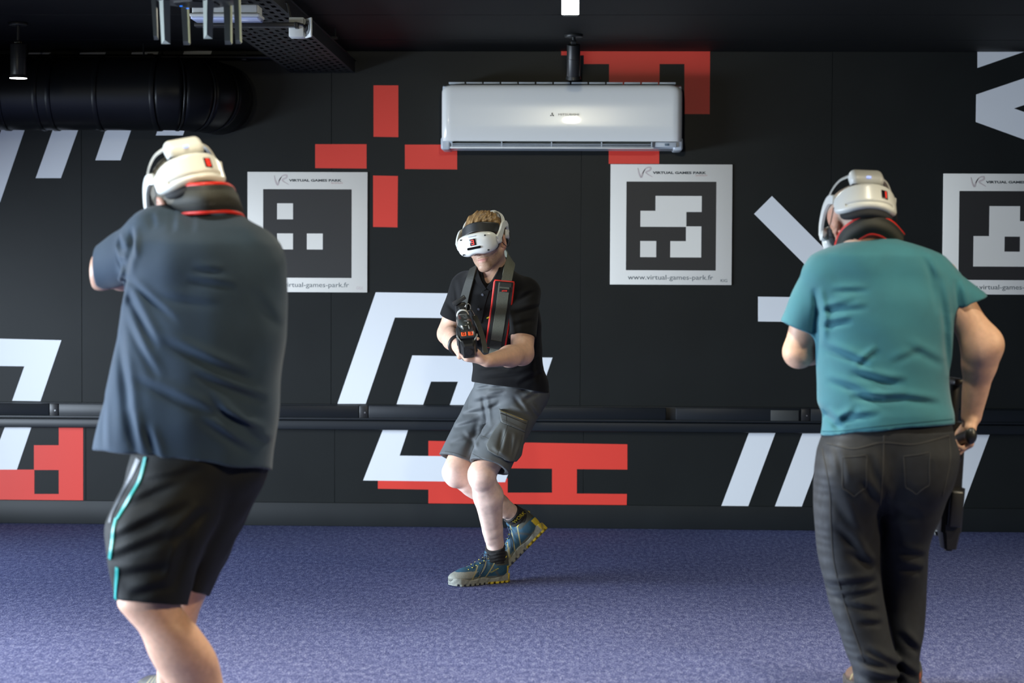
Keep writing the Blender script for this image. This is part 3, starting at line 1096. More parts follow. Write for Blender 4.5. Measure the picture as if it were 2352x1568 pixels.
def pendant(px, ytop, ymid, ybot, Y, m, lens, label, lean=0.0, rad=None):
    t, c, b = U(px, ytop, Y), U(px, ymid, Y), U(px, ybot, Y)
    e = empty('pendant_spotlight', (b[0], Y, zc), label=label, cat='spotlight', group='pendant spotlights under the black ceiling')
    x = b[0]
    r = rad or 0.036
    ax = Vector((0.0, math.sin(lean), -math.cos(lean)))
    L = c[2] - b[2]
    pc = Vector((x, Y, c[2]))
    pb = pc + ax * L
    obj('ceiling_plate', cyl_mesh('ceiling_plate', (x, Y, zc - 0.014), (x, Y, zc), 0.045, n=32, bevel=0.003), m, e)
    obj('stem', cyl_mesh('stem', (x, Y, c[2] + 0.03), (x, Y, zc - 0.012), 0.009, n=16), m, e)
    jo = obj('swivel_joint', cyl_mesh('swivel_joint', (x - 0.014, Y, c[2] + 0.022), (x + 0.014, Y, c[2] + 0.022), 0.013, n=20, bevel=0.003), m, e)
    obj('joint_screw', cyl_mesh('joint_screw', (x - 0.018, Y, c[2] + 0.022), (x + 0.018, Y, c[2] + 0.022), 0.004, n=10), mat('brass screw', (0.5, 0.45, 0.25), 0.3, 1.0), jo)
    h = obj('housing', cyl_mesh('housing', pc + Vector((0, 0, 0.012)), pb, r, r, n=40, bevel=0.003), m, e)
    obj('housing_groove', cyl_mesh('housing_groove', pc + ax * L * 0.36, pc + ax * (L * 0.36 + 0.004), r + 0.0012, n=40), M_BLACK, h)
    obj('rim', cyl_mesh('rim', pb - ax * 0.012, pb + ax * 0.003, r + 0.001, r + 0.005, n=40), m, e)
    obj('lens', cyl_mesh('lens', pb + ax * 0.0012, pb + ax * 0.0042, r + 0.003, n=40), lens, e)
    return e


pendant(42, 80, 108, 178, -1.2, M_SPOT, M_LED, 'lit pendant spotlight hanging before the black duct at the upper left', rad=0.037)
pendant(1317, 60, 108, 181, -0.75, M_SPOTK, M_OFF, 'unlit black pendant spotlight hanging right above the air conditioner', lean=0.30, rad=0.033)

# bright lamp head on a bracket above it
LY = -2.3
p0, p1 = U(1290, -6, LY), U(1330, 34, LY)
lamp = empty('ceiling_lamp', ((p0[0] + p1[0]) / 2, LY, zc), label='glaring white lamp head under the ceiling in line with the air conditioner', cat='lamp')
lx, lz, lw_, lh_ = (p0[0] + p1[0]) / 2, (p0[2] + p1[2]) / 2, p1[0] - p0[0], p0[2] - p1[2]
obj('housing', box_mesh('housing', (lx, LY + 0.05, lz), (lw_ - 0.008, 0.085, lh_ - 0.008), bevel=0.004), M_SPOTK, lamp)
M_GLARE = mat('glaring diffuser', (1, 1, 1), 0.3, emit=(1.0, 0.98, 0.84), estr=22.0)
obj('diffuser', box_mesh('diffuser', (lx, LY - 0.001, lz), (lw_, 0.020, lh_), bevel=0.004), M_GLARE, lamp)
obj('bracket', box_mesh('bracket', (lx - 0.03, LY + 0.03, zc - 0.012), (lw_ + 0.09, 0.03, 0.008), bevel=0.002), M_SPOT, lamp)
obj('stem', cyl_mesh('stem', (lx, LY + 0.05, lz + lh_ / 2), (lx, LY + 0.05, zc), 0.010, n=16), M_SPOTK, lamp)
light('ceiling_lamp_light', 'AREA', (lx, LY - 0.03, lz), 9, (1.0, 0.97, 0.8), aim=(lx, LY - 1.0, lz - 0.45), shape='SQUARE', size=0.07)

# ------------------------------------------------------------------ wireless router hung upside down under the tray
M_ROUT = mat('dark router plastic', (0.05, 0.054, 0.05), rough=0.35)
M_ANT = mat('grey antenna plastic', (0.40, 0.44, 0.39), rough=0.4)
M_ANT2 = mat('pale gold antenna edge', (0.75, 0.72, 0.38), rough=0.4)
RY = -3.9
rc = U(452, -2, RY)
rz = U(452, 8, RY)[2]
rt = empty('wireless_router', (rc[0], RY, rz), label='black wireless router hung upside down at the top left with grey paddle antennas pointing down', cat='router')
rw = U(545, 0, RY)[0] - U(360, 0, RY)[0]
bm = bmesh.new()
bmesh.ops.create_cone(bm, cap_ends=True, segments=8, radius1=rw * 0.50, radius2=rw * 0.56, depth=0.05)
bmesh.ops.rotate(bm, matrix=Matrix.Rotation(PI / 8, 3, 'Z'), verts=bm.verts)
bmesh.ops.translate(bm, vec=(rc[0], RY, rz + 0.026), verts=bm.verts)
body = obj('body', bm_mesh('body', bm, smooth=True, bevel=0.008), M_ROUT, rt)
obj('top_grille', cyl_mesh('top_grille', (rc[0], RY, rz - 0.004), (rc[0], RY, rz + 0.01), rw * 0.3, n=6), M_BLACK, rt)
obj('light_strip', box_mesh('light_strip', (rc[0] + 0.1, RY - rw * 0.42, rz + 0.008), (0.10, 0.004, 0.004)), M_ANT, rt)
M_BLUE = mat('blue indicator', (0.0, 0.1, 0.6), 0.3, emit=(0.02, 0.22, 1.0), estr=1.2)
for px in (416, 431):
    q = U(px, 14 + (px - 416) * 0.35, RY - rw * 0.3)
    obj('indicator_light', box_mesh('indicator_light', tuple(q), (0.009, 0.004, 0.003), bevel=0.001), M_BLUE, rt)
for (pxt, pxb, yb, dy, w, gold, lo) in ((354, 358, 83, -0.02, 0.018, 0, 0), (377, 380, 92, -0.13, 0.036, 0, 1), (424, 428, 95, 0.12, 0.026, 1, 0), (478, 477, 80, -0.15, 0.036, 0, 1), (523, 524, 94, 0.10, 0.028, 1, 0), (544, 547, 92, -0.03, 0.022, 1, 0)):
    t, b = U(pxt, -1, RY + dy), U(pxb, yb, RY + dy)
    c = (t + b) / 2
    bm = bmesh.new()
    hw = w / 2
    prof = [(-hw, 0.007), (-hw * 0.1, -0.008), (hw, 0.007)] if lo else [(-hw, 0.006), (-hw, -0.004), (hw * 0.75, -0.006), (hw, 0.006)]
    top = [bm.verts.new((t[0] + u, RY + dy + v, t[2])) for u, v in prof]
    bot = [bm.verts.new((b[0] + u * 0.82, RY + dy + v, b[2] + (0.0 if v < 0 else -0.012))) for u, v in prof]
    n_ = len(prof)
    bm.faces.new(top)
    bm.faces.new(bot[::-1])
    for k in range(n_):
        bm.faces.new((top[k], bot[k], bot[(k + 1) % n_], top[(k + 1) % n_]))
    an = obj('antenna', bm_mesh('antenna', bm, smooth=True, bevel=0.0012, segs=1), M_ANT if lo else M_ROUT, rt)
    if gold:
        obj('antenna_edge', mesh_from('antenna_edge', [(t[0] + hw - 0.004, RY + dy - 0.008, t[2]), (t[0] + hw + 0.001, RY + dy - 0.008, t[2]), (b[0] + hw * 0.82 + 0.003, RY + dy - 0.008, b[2] - 0.008), (b[0] + hw * 0.82 - 0.002, RY + dy - 0.008, b[2] - 0.004),
                                                       (t[0] + hw - 0.004, RY + dy + 0.006, t[2]), (t[0] + hw + 0.001, RY + dy + 0.006, t[2]), (b[0] + hw * 0.82 + 0.003, RY + dy + 0.006, b[2] - 0.008), (b[0] + hw * 0.82 - 0.002, RY + dy + 0.006, b[2] - 0.004)],
                                       [(0, 1, 2, 3), (7, 6, 5, 4), (0, 4, 5, 1), (1, 5, 6, 2), (2, 6, 7, 3), (3, 7, 4, 0)]), M_ANT2, an)
    obj('hinge', cyl_mesh('hinge', (t[0] - hw, RY + dy, t[2] + 0.006), (t[0] + hw, RY + dy, t[2] + 0.006), 0.009, n=14), M_ROUT, an)
obj('ceiling_hanger', cyl_mesh('ceiling_hanger', (rc[0], RY, rz + 0.05), (rc[0], RY, zc), 0.012, n=14), M_BLACK, rt)

# emergency light box and its black bracket arm
M_BOX = mat('white light box', (0.58, 0.60, 0.58), rough=0.35)
EY = -2.9
e0, e1 = U(442, 14, EY), U(602, 48, EY)
em = empty('emergency_light', ((e0[0] + e1[0]) / 2, EY, e0[2]), label='white emergency light box under the cable tray, partly behind the router antennas', cat='emergency light')
ew, eh = e1[0] - e0[0], e0[2] - e1[2]
ex, ez = (e0[0] + e1[0]) / 2, (e0[2] + e1[2]) / 2
obj('box', box_mesh('box', (ex, EY, ez + 0.2 * eh), (ew * 0.94, 0.11, eh * 0.62), bevel=0.006, segs=3), M_BOX, em)
obj('rim', box_mesh('rim', (ex, EY, ez - 0.22 * eh), (ew, 0.125, eh * 0.24), bevel=0.005, segs=3), M_BOX, em)
obj('diffuser', box_mesh('diffuser', (ex, EY, ez - 0.41 * eh), (ew * 0.97, 0.12, eh * 0.2), bevel=0.005, segs=3), mat('clear diffuser', (0.55, 0.62, 0.85), 0.15), em)
obj('hanger', box_mesh('hanger', (ex, EY + 0.02, (ez + 0.5 * eh + tz) / 2), (0.06, 0.02, tz - ez - 0.5 * eh)), M_BLACK, em)
b0, b1 = U(443, 49, EY + 0.05), U(681, 59, EY + 0.05)
arm = empty('bracket_arm', ((b0[0] + b1[0]) / 2, EY + 0.05, b0[2]), label='straight black bracket arm under the white emergency light box', cat='bracket')
obj('bar', box_mesh('bar', ((b0[0] + b1[0]) / 2, EY + 0.10, (b0[2] + b1[2]) / 2), (b1[0] - b0[0], 0.05, b0[2] - b1[2]), bevel=0.002), M_BLACK, arm)
obj('end_clamp', box_mesh('end_clamp', (b1[0] - 0.006, EY + 0.10, (b0[2] + b1[2]) / 2 - 0.002), (0.014, 0.056, b0[2] - b1[2] + 0.006), bevel=0.002), M_BLACK, arm)
obj('post', cyl_mesh('post', (b0[0] + 0.03, EY + 0.08, b0[2] - 0.002), (b0[0] + 0.03, EY + 0.08, zc), 0.01, n=12), M_BLACK, arm)
# white tracking sensor at the end of the arm
SY = -2.75
s0, s1 = U(666, 42, SY), U(700, 87, SY)
sn = empty('tracking_sensor', (s0[0], SY, s0[2]), label='small white ceiling sensor with a round black centre at the end of the bracket arm', cat='sensor')
sw, sh = s1[0] - s0[0], s0[2] - s1[2]
obj('case', box_mesh('case', ((s0[0] + s1[0]) / 2, SY, (s0[2] + s1[2]) / 2), (sw, 0.07, sh), bevel=0.004), M_BOX, sn)
R = Matrix.Rotation(math.radians(-62), 3, 'Z')
pc = U(709, 64, SY - 0.03)
plate = obj('face_plate', box_mesh('face_plate', tuple(pc), (0.062, 0.008, 0.076), bevel=0.003, R=R), M_BOX, sn)
nv = R @ Vector((0, -1, 0))
nv = -nv if nv.x < 0 and False else nv
for sgn in (1,):
    fc = Vector(pc) + R @ Vector((0, -0.004, 0))
    bk = Vector(pc) - R @ Vector((0, -0.004, 0))
    obj('ring', cyl_mesh('ring', fc, fc + (R @ Vector((0, -0.004, 0))), 0.027, n=32), mat('grey sensor ring', (0.16, 0.17, 0.17), 0.4), plate)
    obj('lens', cyl_mesh('lens', fc, fc + (R @ Vector((0, -0.010, 0))), 0.015, n=24), M_BLACK, plate)
sa = U(684, 53, SY - 0.06)
obj('support_arm', tube_mesh('support_arm', [V(*sa), V(*(np.array(fc) * 0.5 + sa * 0.5 + V(0, 0, 0.004))), np.array(fc) + np.array(R @ Vector((0, -0.008, 0)))], 0.0035, n=8), M_BLACK, sn)
obj('neck', box_mesh('neck', ((s1[0] + pc[0]) / 2, SY - 0.012, (s0[2] + s1[2]) / 2), (abs(pc[0] - s1[0]) + 0.02, 0.03, 0.03), bevel=0.003), M_BOX, sn)
obj('supply_cable', tube_mesh('supply_cable', spline([U(668, 45, SY), U(664, 28, SY), U(660, 8, SY), V(U(655, -2, SY)[0], SY, tz - 0.002)], 16), 0.004, n=8), M_BLACK, sn)

# ------------------------------------------------------------------ worn and held gear (built once, copied for each player)
M_HW = mat('white headset plastic', (0.74, 0.75, 0.71), rough=0.32, spec=0.5)
M_HWG = mat('grey groove', (0.25, 0.28, 0.34), rough=0.5)
M_HK = mat('black soft pad', (0.018, 0.019, 0.019), rough=0.45, spec=0.5, bump=0.1, bscale=300)
M_HF = mat('black foam', (0.014, 0.015, 0.017), rough=0.8)
M_SCR = mat('black number display', (0.012, 0.008, 0.012), rough=0.25)
M_DIG = mat('red digit', (0.5, 0.02, 0.015), 0.4, emit=(1.0, 0.06, 0.03), estr=0.9)
M_DIGO = mat('orange number tile', (0.8, 0.09, 0.02), 0.4, emit=(1.0, 0.10, 0.02), estr=0.45)
M_BLED = mat('pale blue indicator', (0.3, 0.4, 0.9), 0.3, emit=(0.45, 0.55, 1.0), estr=1.0)
M_LENS = mat('black glossy lens', (0.006, 0.006, 0.007), rough=0.12)


def seg_digit(bm, ch, c, w, h, t, R, dpt):
    """seven-segment figure as small rounded bars in the plane of R (x right, z up), facing -y of R"""
    on = {'0': 'abcdef', '1': 'bc', '3': 'abcdg', '8': 'abcdefg'}[ch]
    P = {'a': (0, h / 2, w, t), 'd': (0, -h / 2, w, t), 'g': (0, 0, w, t), 'b': (w / 2 - t / 2, h / 4, t, h / 2 + t), 'c': (w / 2 - t / 2, -h / 4, t, h / 2 + t),
         'f': (-w / 2 + t / 2, h / 4, t, h / 2 + t), 'e': (-w / 2 + t / 2, -h / 4, t, h / 2 + t)}
    for s_ in on:
        x, z, a, b = P[s_]
        bm_box(bm, Vector(c) + R @ Vector((x, 0, z)), (a, dpt, b), R)


def arc_pts(rx, ry, cy, a0, a1, n, z0=0.0, z1=None):
    """points round the head; angle 0 = straight back, positive to the wearer's right"""
    out = []
    for t in np.linspace(a0, a1, n):
        out.append(V(rx * math.sin(t), cy - ry * math.cos(t), z0))
    return out


def band_prim(rx, ry, cy, zc_, zh, th, a_max, rise=0.0, rad=0.012):
    """curved shell band hugging the back of the head"""
    def fn(X, Y, Z):
        x, y = X / F32(rx), (Y - F32(cy)) / F32(ry)
        r = np.sqrt(x * x + y * y)
        ang = np.arctan2(x, -y)
        dr = np.abs((r - 1) * F32((rx + ry) / 2)) - F32(th / 2 - rad)
        zz = np.abs(Z - F32(zc_) - F32(rise) * (1 - np.cos(ang)))
        taper = np.clip((np.abs(ang) - F32(a_max * 0.45)) / F32(a_max * 0.55), 0, 1)
        dz_ = zz - (F32(zh) * (1 - F32(0.5) * taper * taper) - F32(rad))
        da = (np.abs(ang) - F32(a_max)) * F32(rx) + F32(rad)
        q = [np.maximum(dr, 0), np.maximum(dz_, 0), np.maximum(da, 0)]
        return np.sqrt(q[0] ** 2 + q[1] ** 2 + q[2] ** 2) + np.minimum(np.maximum(np.maximum(dr, dz_), da), 0) - F32(rad)
    return fn, np.array([-rx - th, cy - ry - th, zc_ - zh - 0.02]), np.array([rx + th, cy + ry + th, zc_ + zh + abs(rise) * 2 + 0.02])


def superbox(c, half, n=3.2, bend=0.0):
    c, half = np.array(c, float), np.array(half, float)

    def fn(X, Y, Z):
        x = np.abs(X - F32(c[0])) / F32(half[0])
        y = np.abs(Y - F32(c[1]) + F32(bend) * x * x) / F32(half[1])
        z = np.abs(Z - F32(c[2])) / F32(half[2])
        k = (x ** n + y ** n + z ** n) ** F32(1 / n)
        return (k - 1) * F32(half.min())
    return fn, c - half * 1.05 - [0, abs(bend) + 0.01, 0], c + half * 1.05 + [0, abs(bend) + 0.01, 0]


def build_headset():
    P = {}
    lo, hi = (-0.13, -0.17, -0.11), (0.13, 0.21, 0.21)
    f = Field((-0.125, 0.06, -0.07), (0.125, 0.20, 0.10), 0.0022)
    f.add(superbox((0, 0.133, 0.008), (0.093, 0.042, 0.051), 3.0, 0.022))
    f.cut(ell((0, 0.125, -0.062), (0.030, 0.06, 0.026)), 0.02)      # room for the nose
    P['visor'] = (sculpt('visor', f, 2), M_HW)
    f = Field((-0.11, 0.02, -0.07), (0.11, 0.14, 0.09), 0.0028)
    f.add(superbox((0, 0.088, 0.008), (0.084, 0.030, 0.050), 3.0, 0.020))
    f.cut(ell((0, 0.110, -0.062), (0.024, 0.08, 0.030)), 0.015)
    P['face_pad'] = (sculpt('face_pad', f, 2), M_HF)
    # forehead pad
    def fp(X, Y, Z):
        x, y = X / F32(0.084), (Y + F32(0.004)) / F32(0.112)
        r = np.sqrt(x * x + y * y)
        d = np.maximum(np.abs((r - 1) * F32(0.096) - (Z - F32(0.085)) * F32(-0.30)) - F32(0.008), np.abs(Z - F32(0.084) + F32(0.25) * x * x * F32(0.09)) - F32(0.021))
        return np.maximum(d, F32(0.03) - Y)
    f = Field((-0.12, 0.02, 0.04), (0.12, 0.15, 0.13), 0.0022)
    f.add((fp, np.array([-0.115, 0.025, 0.05]), np.array([0.115, 0.145, 0.125])))
    P['forehead_pad'] = (sculpt('forehead_pad', f, 2), M_HK)
    # rear cradle
    f = Field((-0.13, -0.17, -0.05), (0.13, 0.06, 0.13), 0.0022)
    f.add(band_prim(0.092, 0.112, -0.016, 0.036, 0.042, 0.030, 1.28, -0.004, 0.012))

    def groove(X, Y, Z):
        g = np.exp(-((Z - F32(0.012) - F32(0.05) * np.abs(X)) / F32(0.0035)) ** 2) * F32(0.006)
        return g * (np.abs(X) < 0.075) * (Y < -0.02)
    f.disp(groove)
    P['rear_cradle'] = (sculpt('rear_cradle', f, 2), M_HW)
    f = Field((-0.12, -0.16, -0.06), (0.12, 0.04, 0.08), 0.003)
    f.add(band_prim(0.084, 0.103, -0.016, 0.012, 0.040, 0.022, 1.15, 0.0, 0.009))
    P['neck_pad'] = (sculpt('neck_pad', f, 2), M_HF)
    # battery pack on the crown
    f = Field((-0.075, -0.17, 0.04), (0.075, -0.03, 0.17), 0.0022)
    tl = math.radians(-30)
    Rb = np.array([[1, 0, 0], [0, math.cos(tl), -math.sin(tl)], [0, math.sin(tl), math.cos(tl)]])
    f.add(rbox((0, -0.096, 0.112), (0.053, 0.024, 0.031), 0.020, Rb))
    P['battery_pack'] = (sculpt('battery_pack', f, 2), M_HW)
    f = Field((-0.07, -0.16, 0.03), (0.07, -0.02, 0.14), 0.003)
    f.add(rbox((0, -0.088, 0.083), (0.050, 0.024, 0.026), 0.012, Rb))
    P['battery_clip'] = (sculpt('battery_clip', f, 1), M_BLACK)
    led = Vector((0, -0.096, 0.112)) + Matrix(Rb.tolist()) @ Vector((0.0, -0.0235, -0.023))
    P['battery_light'] = (box_mesh('battery_light', led, (0.014, 0.006, 0.007), bevel=0.002, R=Matrix(Rb.tolist())), M_BLED)
    return P


HS_PARTS = build_headset()


def side_arm(s):
    pts = spline([V(s * 0.094, 0.112, 0.012), V(s * 0.100, 0.075, 0.036), V(s * 0.100, 0.025, 0.066), V(s * 0.098, -0.025, 0.072), V(s * 0.092, -0.060, 0.056)], 22)
    N = [V(s, 0.0, 0.0)] * len(pts)
    return ribbon_mesh('side_arm', [(p, nrm(n)) for p, n in zip(pts, N)], 0.036, 0.008, taper=lambda t: 1 - 0.20 * t)


def halo_strap(s):
    pts = spline([V(s * 0.097, 0.000, 0.074), V(s * 0.091, -0.026, 0.100), V(s * 0.072, -0.056, 0.122), V(s * 0.046, -0.082, 0.128)], 18)
    return ribbon_mesh('halo_strap', [(p, nrm(p - V(0, 0, 0.02))) for p in pts], 0.020, 0.005)


def hinge_disc(s):
    bm = bmesh.new()
    bm_cyl(bm, (s * 0.088, 0.092, 0.012), (s * 0.104, 0.092, 0.012), 0.022, 0.019, 28)
    return bm_mesh('hinge', bm, smooth=True, bevel=0.003)


HS_SIDE = {s: (side_arm(s), halo_strap(s), hinge_disc(s)) for s in (-1, 1)}


def headset(M, label, number, front_number=None):
    e = empty('vr_headset', M=M, label=label, cat='headset', group='white headsets worn by the players')
    vis = child('visor', HS_PARTS['visor'][0], HS_PARTS['visor'][1], e)
    for nm in ('face_pad', 'forehead_pad', 'rear_cradle', 'neck_pad', 'battery_pack', 'battery_clip'):
        me, m = HS_PARTS[nm]
        p = child(nm, me, m, e)
        if nm == 'battery_pack':
            child('battery_light', HS_PARTS['battery_light'][0], M_BLED, p)
        if nm == 'rear_cradle':
            crad = p
    for s in (-1, 1):
        a, h, d = HS_SIDE[s]
        child('side_arm', a, M_HW, e)
        child('halo_strap', h, M_HW, e)
        child('hinge', d, M_HW, e)
        w = V(s, 0, 0)
        pts = spline([V(s * 0.099, 0.085, 0.0), V(s * 0.106, 0.03, -0.03), V(s * 0.104, -0.03, -0.01), V(s * 0.098, -0.06, 0.03)], 20)
        child('cable', tube_mesh('cable', pts, 0.0016, n=6), M_BLACK, e)
    # rear number display
    t = 0.40
    rx, ry, cy = 0.108, 0.128, -0.016
    c = Vector((rx * math.sin(t) * 0.985, cy - ry * math.cos(t) * 0.985, 0.042))
    R = Matrix.Rotation(t, 3, 'Z')
    d = child('number_display', box_mesh('number_display', c, (0.024, 0.007, 0.030), bevel=0.002, R=R), M_SCR, e)
    bm = bmesh.new()
    seg_digit(bm, number, c + R @ Vector((0, -0.0036, 0)), 0.012, 0.019, 0.0036, R, 0.0012)
    child('digit', bm_mesh('digit', bm), M_DIG, d)
    # front number display, sensor bar and tracking cameras
    fc = Vector((0.000, 0.1755, 0.020))
    R = Matrix.Rotation(PI, 3, 'Z')
    d = child('front_display', box_mesh('front_display', fc, (0.028, 0.005, 0.030), bevel=0.0015), M_SCR, e)
    bm = bmesh.new()
    seg_digit(bm, front_number or number, fc + Vector((0, 0.0028, 0)), 0.0135, 0.0185, 0.0036, R, 0.0012)
    child('front_digit', bm_mesh('front_digit', bm), M_DIG, d)
    bm = bmesh.new()
    bm_box(bm, (0, 0.1735, -0.006), (0.054, 0.006, 0.011))
    for s in (-1, 1):
        bm_cyl(bm, (s * 0.027, 0.1705, -0.006), (s * 0.027, 0.1765, -0.006), 0.0055, n=18)
    child('sensor_bar', bm_mesh('sensor_bar', bm, smooth=True), M_LENS, vis)
    for x, z, y in ((-0.060, -0.027, 0.1635), (0.060, -0.027, 0.1635), (-0.058, 0.040, 0.1635), (0.058, 0.040, 0.1635)):
        child('camera_lens', cyl_mesh('camera_lens', (x, y - 0.012, z), (x, y + 0.0005, z), 0.0034, n=14), M_LENS, vis)
    child('vent_slot', box_mesh('vent_slot', (0, 0.165, 0.046), (0.036, 0.012, 0.003), bevel=0.001), M_HWG, vis)
    return e


# ------------------------------------------------------------------ gun-shaped game controller
M_GUN = mat('black gun plastic', (0.014, 0.014, 0.014), rough=0.38, spec=0.5)
M_GUN2 = mat('dark grey gun plastic', (0.035, 0.036, 0.034), rough=0.35)
M_SMOKE = mat('smoked glossy cover', (0.045, 0.05, 0.045), rough=0.22, coat=0.4)
M_RING = mat('white ring', (0.7, 0.7, 0.66), rough=0.3)
M_STEEL = mat('bare steel', (0.55, 0.55, 0.5), rough=0.3, metal=1.0)
M_EDGE = mat('worn pale edge', (0.35, 0.36, 0.33), rough=0.4)


def hexbox(name, y0, y1, w0, w1, h0, h1, z0, z1, ch=0.35, bevel=0.003):
    bm = bmesh.new()
    rings = []
    for y, w, h, z in ((y0, w0, h0, z0), (y1, w1, h1, z1)):
        a, b = w / 2, h / 2
        c = a * ch
        pr = [(-a, -b + c), (-a, b - c), (-a + c, b), (a - c, b), (a, b - c), (a, -b + c), (a - c, -b), (-a + c, -b)]
        rings.append([bm.verts.new((u, y, z + v)) for u, v in pr])
    for k in range(8):
        bm.faces.new((rings[0][k], rings[0][(k + 1) % 8], rings[1][(k + 1) % 8], rings[1][k]))
    bm.faces.new(rings[0][::-1])
    bm.faces.new(rings[1])
    return bm_mesh(name, bm, smooth=True, bevel=bevel)


def gun_parts():
    """local axes: y to the muzzle, z up, origin at the pistol grip"""
    L = []
    L.append(('receiver', hexbox('receiver', -0.06, 0.16, 0.056, 0.064, 0.078, 0.082, 0.03, 0.03, 0.32), M_GUN))
    L.append(('front_shroud', hexbox('front_shroud', 0.155, 0.30, 0.078, 0.072, 0.088, 0.080, 0.022, 0.014, 0.30), M_GUN))
    L.append(('muzzle_block', hexbox('muzzle_block', 0.295, 0.355, 0.064, 0.042, 0.066, 0.046, 0.006, -0.004, 0.30), M_GUN))
    L.append(('muzzle_bore', cyl_mesh('muzzle_bore', (0, 0.35, -0.004), (0, 0.362, -0.004), 0.013, n=20), M_BLACK))
    f = Field((-0.05, -0.03, 0.03), (0.05, 0.24, 0.13), 0.0026)
    f.add(superbox((0, 0.100, 0.062), (0.030, 0.105, 0.030), 3.2))
    L.append(('smoked_cover', sculpt('smoked_cover', f, 2), M_SMOKE))
    L.append(('white_ring', cyl_mesh('white_ring', (0, -0.024, 0.074), (0, -0.008, 0.074), 0.0255, n=36, bevel=0.002), M_RING))
    L.append(('ring_core', cyl_mesh('ring_core', (0, -0.028, 0.073), (0, -0.005, 0.073), 0.022, n=36), M_GUN2))
    L.append(('stock_tube', cyl_mesh('stock_tube', (0, -0.185, 0.058), (0, -0.02, 0.058), 0.024, n=24, bevel=0.002), M_GUN))
    L.append(('stock_rail', box_mesh('stock_rail', (0, -0.075, 0.088), (0.022, 0.07, 0.016), bevel=0.003), M_GUN2))
    L.append(('butt_plate', box_mesh('butt_plate', (0, -0.190, 0.050), (0.046, 0.020, 0.095), bevel=0.006), M_GUN))
    L.append(('strap_bracket', box_mesh('strap_bracket', (0.004, -0.175, 0.108), (0.060, 0.026, 0.016), bevel=0.002, R=Matrix.Rotation(0.5, 3, 'Y')), M_GUN2))
    f = Field((-0.04, -0.06, -0.13), (0.04, 0.05, 0.02), 0.003)
    f.add(flat_cone((0, 0.0, 0.0), (0, -0.028, -0.095), 0.021, 0.023, (1, 0, 0), 0.78), 0.0)
    f.add(ell((0, -0.029, -0.105), (0.018, 0.027, 0.012)), 0.01)
    L.append(('pistol_grip', sculpt('pistol_grip', f, 1), M_GUN))
    g = spline([V(0, 0.018, -0.005), V(0, 0.026, -0.035), V(0, 0.055, -0.040), V(0, 0.075, -0.008)], 14)
    L.append(('trigger_guard', tube_mesh('trigger_guard', g, 0.004, n=8), M_GUN))
    L.append(('trigger', box_mesh('trigger', (0, 0.038, -0.018), (0.007, 0.008, 0.026), bevel=0.002), M_GUN2))
    L.append(('fore_grip', box_mesh('fore_grip', (0, 0.22, -0.030), (0.046, 0.12, 0.030), bevel=0.008, segs=3), M_GUN))
    L.append(('strap_ring', tube_mesh('strap_ring', [V(-0.030 - 0.011 * math.cos(t), -0.165, 0.078 + 0.015 * math.sin(t)) for t in np.linspace(0, 2 * PI, 17)[:-1]], 0.0022, n=8, closed=True), M_STEEL))
    for s in (-1, 1):
        L.append(('edge_trim', box_mesh('edge_trim', (s * 0.0325, 0.292, 0.040), (0.004, 0.030, 0.026), bevel=0.001, R=Matrix.Rotation(s * 0.62, 3, 'Y')), M_EDGE))
        L.append(('cover_rib', box_mesh('cover_rib', (s * 0.012, 0.225, 0.070), (0.003, 0.06, 0.006), bevel=0.001), M_EDGE))
    return L


GUN = gun_parts()


def game_gun(M, label, digits='03'):
    e = empty('game_gun', M=M, label=label, cat='toy gun', group='black game guns of the players')
    for nm, me, m in GUN:
        child(nm, me, m, e)
    # sloping number plate at the front
    R = Matrix.Rotation(math.radians(58), 3, 'X') @ Matrix.Rotation(PI, 3, 'Z')
    pc = Vector((0, 0.309, 0.056))
    pl = child('number_plate', box_mesh('number_plate', pc, (0.056, 0.008, 0.034), bevel=0.002, R=R), M_GUN2, e)
    for k, ch in enumerate(digits):
        c = pc + R @ Vector((-0.0135 + 0.027 * k, -0.0048, 0))
        t = child('number_tile', box_mesh('number_tile', c, (0.019, 0.003, 0.021), bevel=0.002, R=R), M_DIGO, e)
        bm = bmesh.new()
        seg_digit(bm, ch, c + R @ Vector((0, -0.0018, 0)), 0.010, 0.014, 0.0025, R, 0.0008)
        child('figure', bm_mesh('figure', bm), M_SCR, t)
    return e
# ------------------------------------------------------------------ people
M_SKIN = mat('skin', (0.6, 0.4, 0.3), rough=0.5, spec=0.35, attr=True, noise=0.10, nscale=55, sss=0.12, bump=0.08, bscale=350)
M_HAIRB = mat('light brown hair', (0.17, 0.095, 0.04), rough=0.5, attr=True, noise=0.35, nscale=120, bump=0.5, bscale=260)
M_HAIRD = mat('short dark hair', (0.06, 0.05, 0.035), rough=0.65, attr=True, noise=0.3, nscale=200, bump=0.5, bscale=500)


def frame(yaw, pitch, roll, s=1.0):
    """columns: wearer's right, forward, up"""
    R = Matrix.Rotation(math.radians(yaw), 3, 'Z') @ Matrix.Rotation(math.radians(pitch), 3, 'X') @ Matrix.Rotation(math.radians(roll), 3, 'Y')
    return np.array(R)


def at_head(c, R, s):
    g = lambda p: c + R @ (np.asarray(p, float) * s)

    def E(p, r, R2=None):
        return ell(g(p), np.asarray(r) * s, R if R2 is None else R @ R2)

    def C(a, b, ra, rb=None):
        return cone(g(a), g(b), ra * s, (ra if rb is None else rb) * s)
    return g, E, C


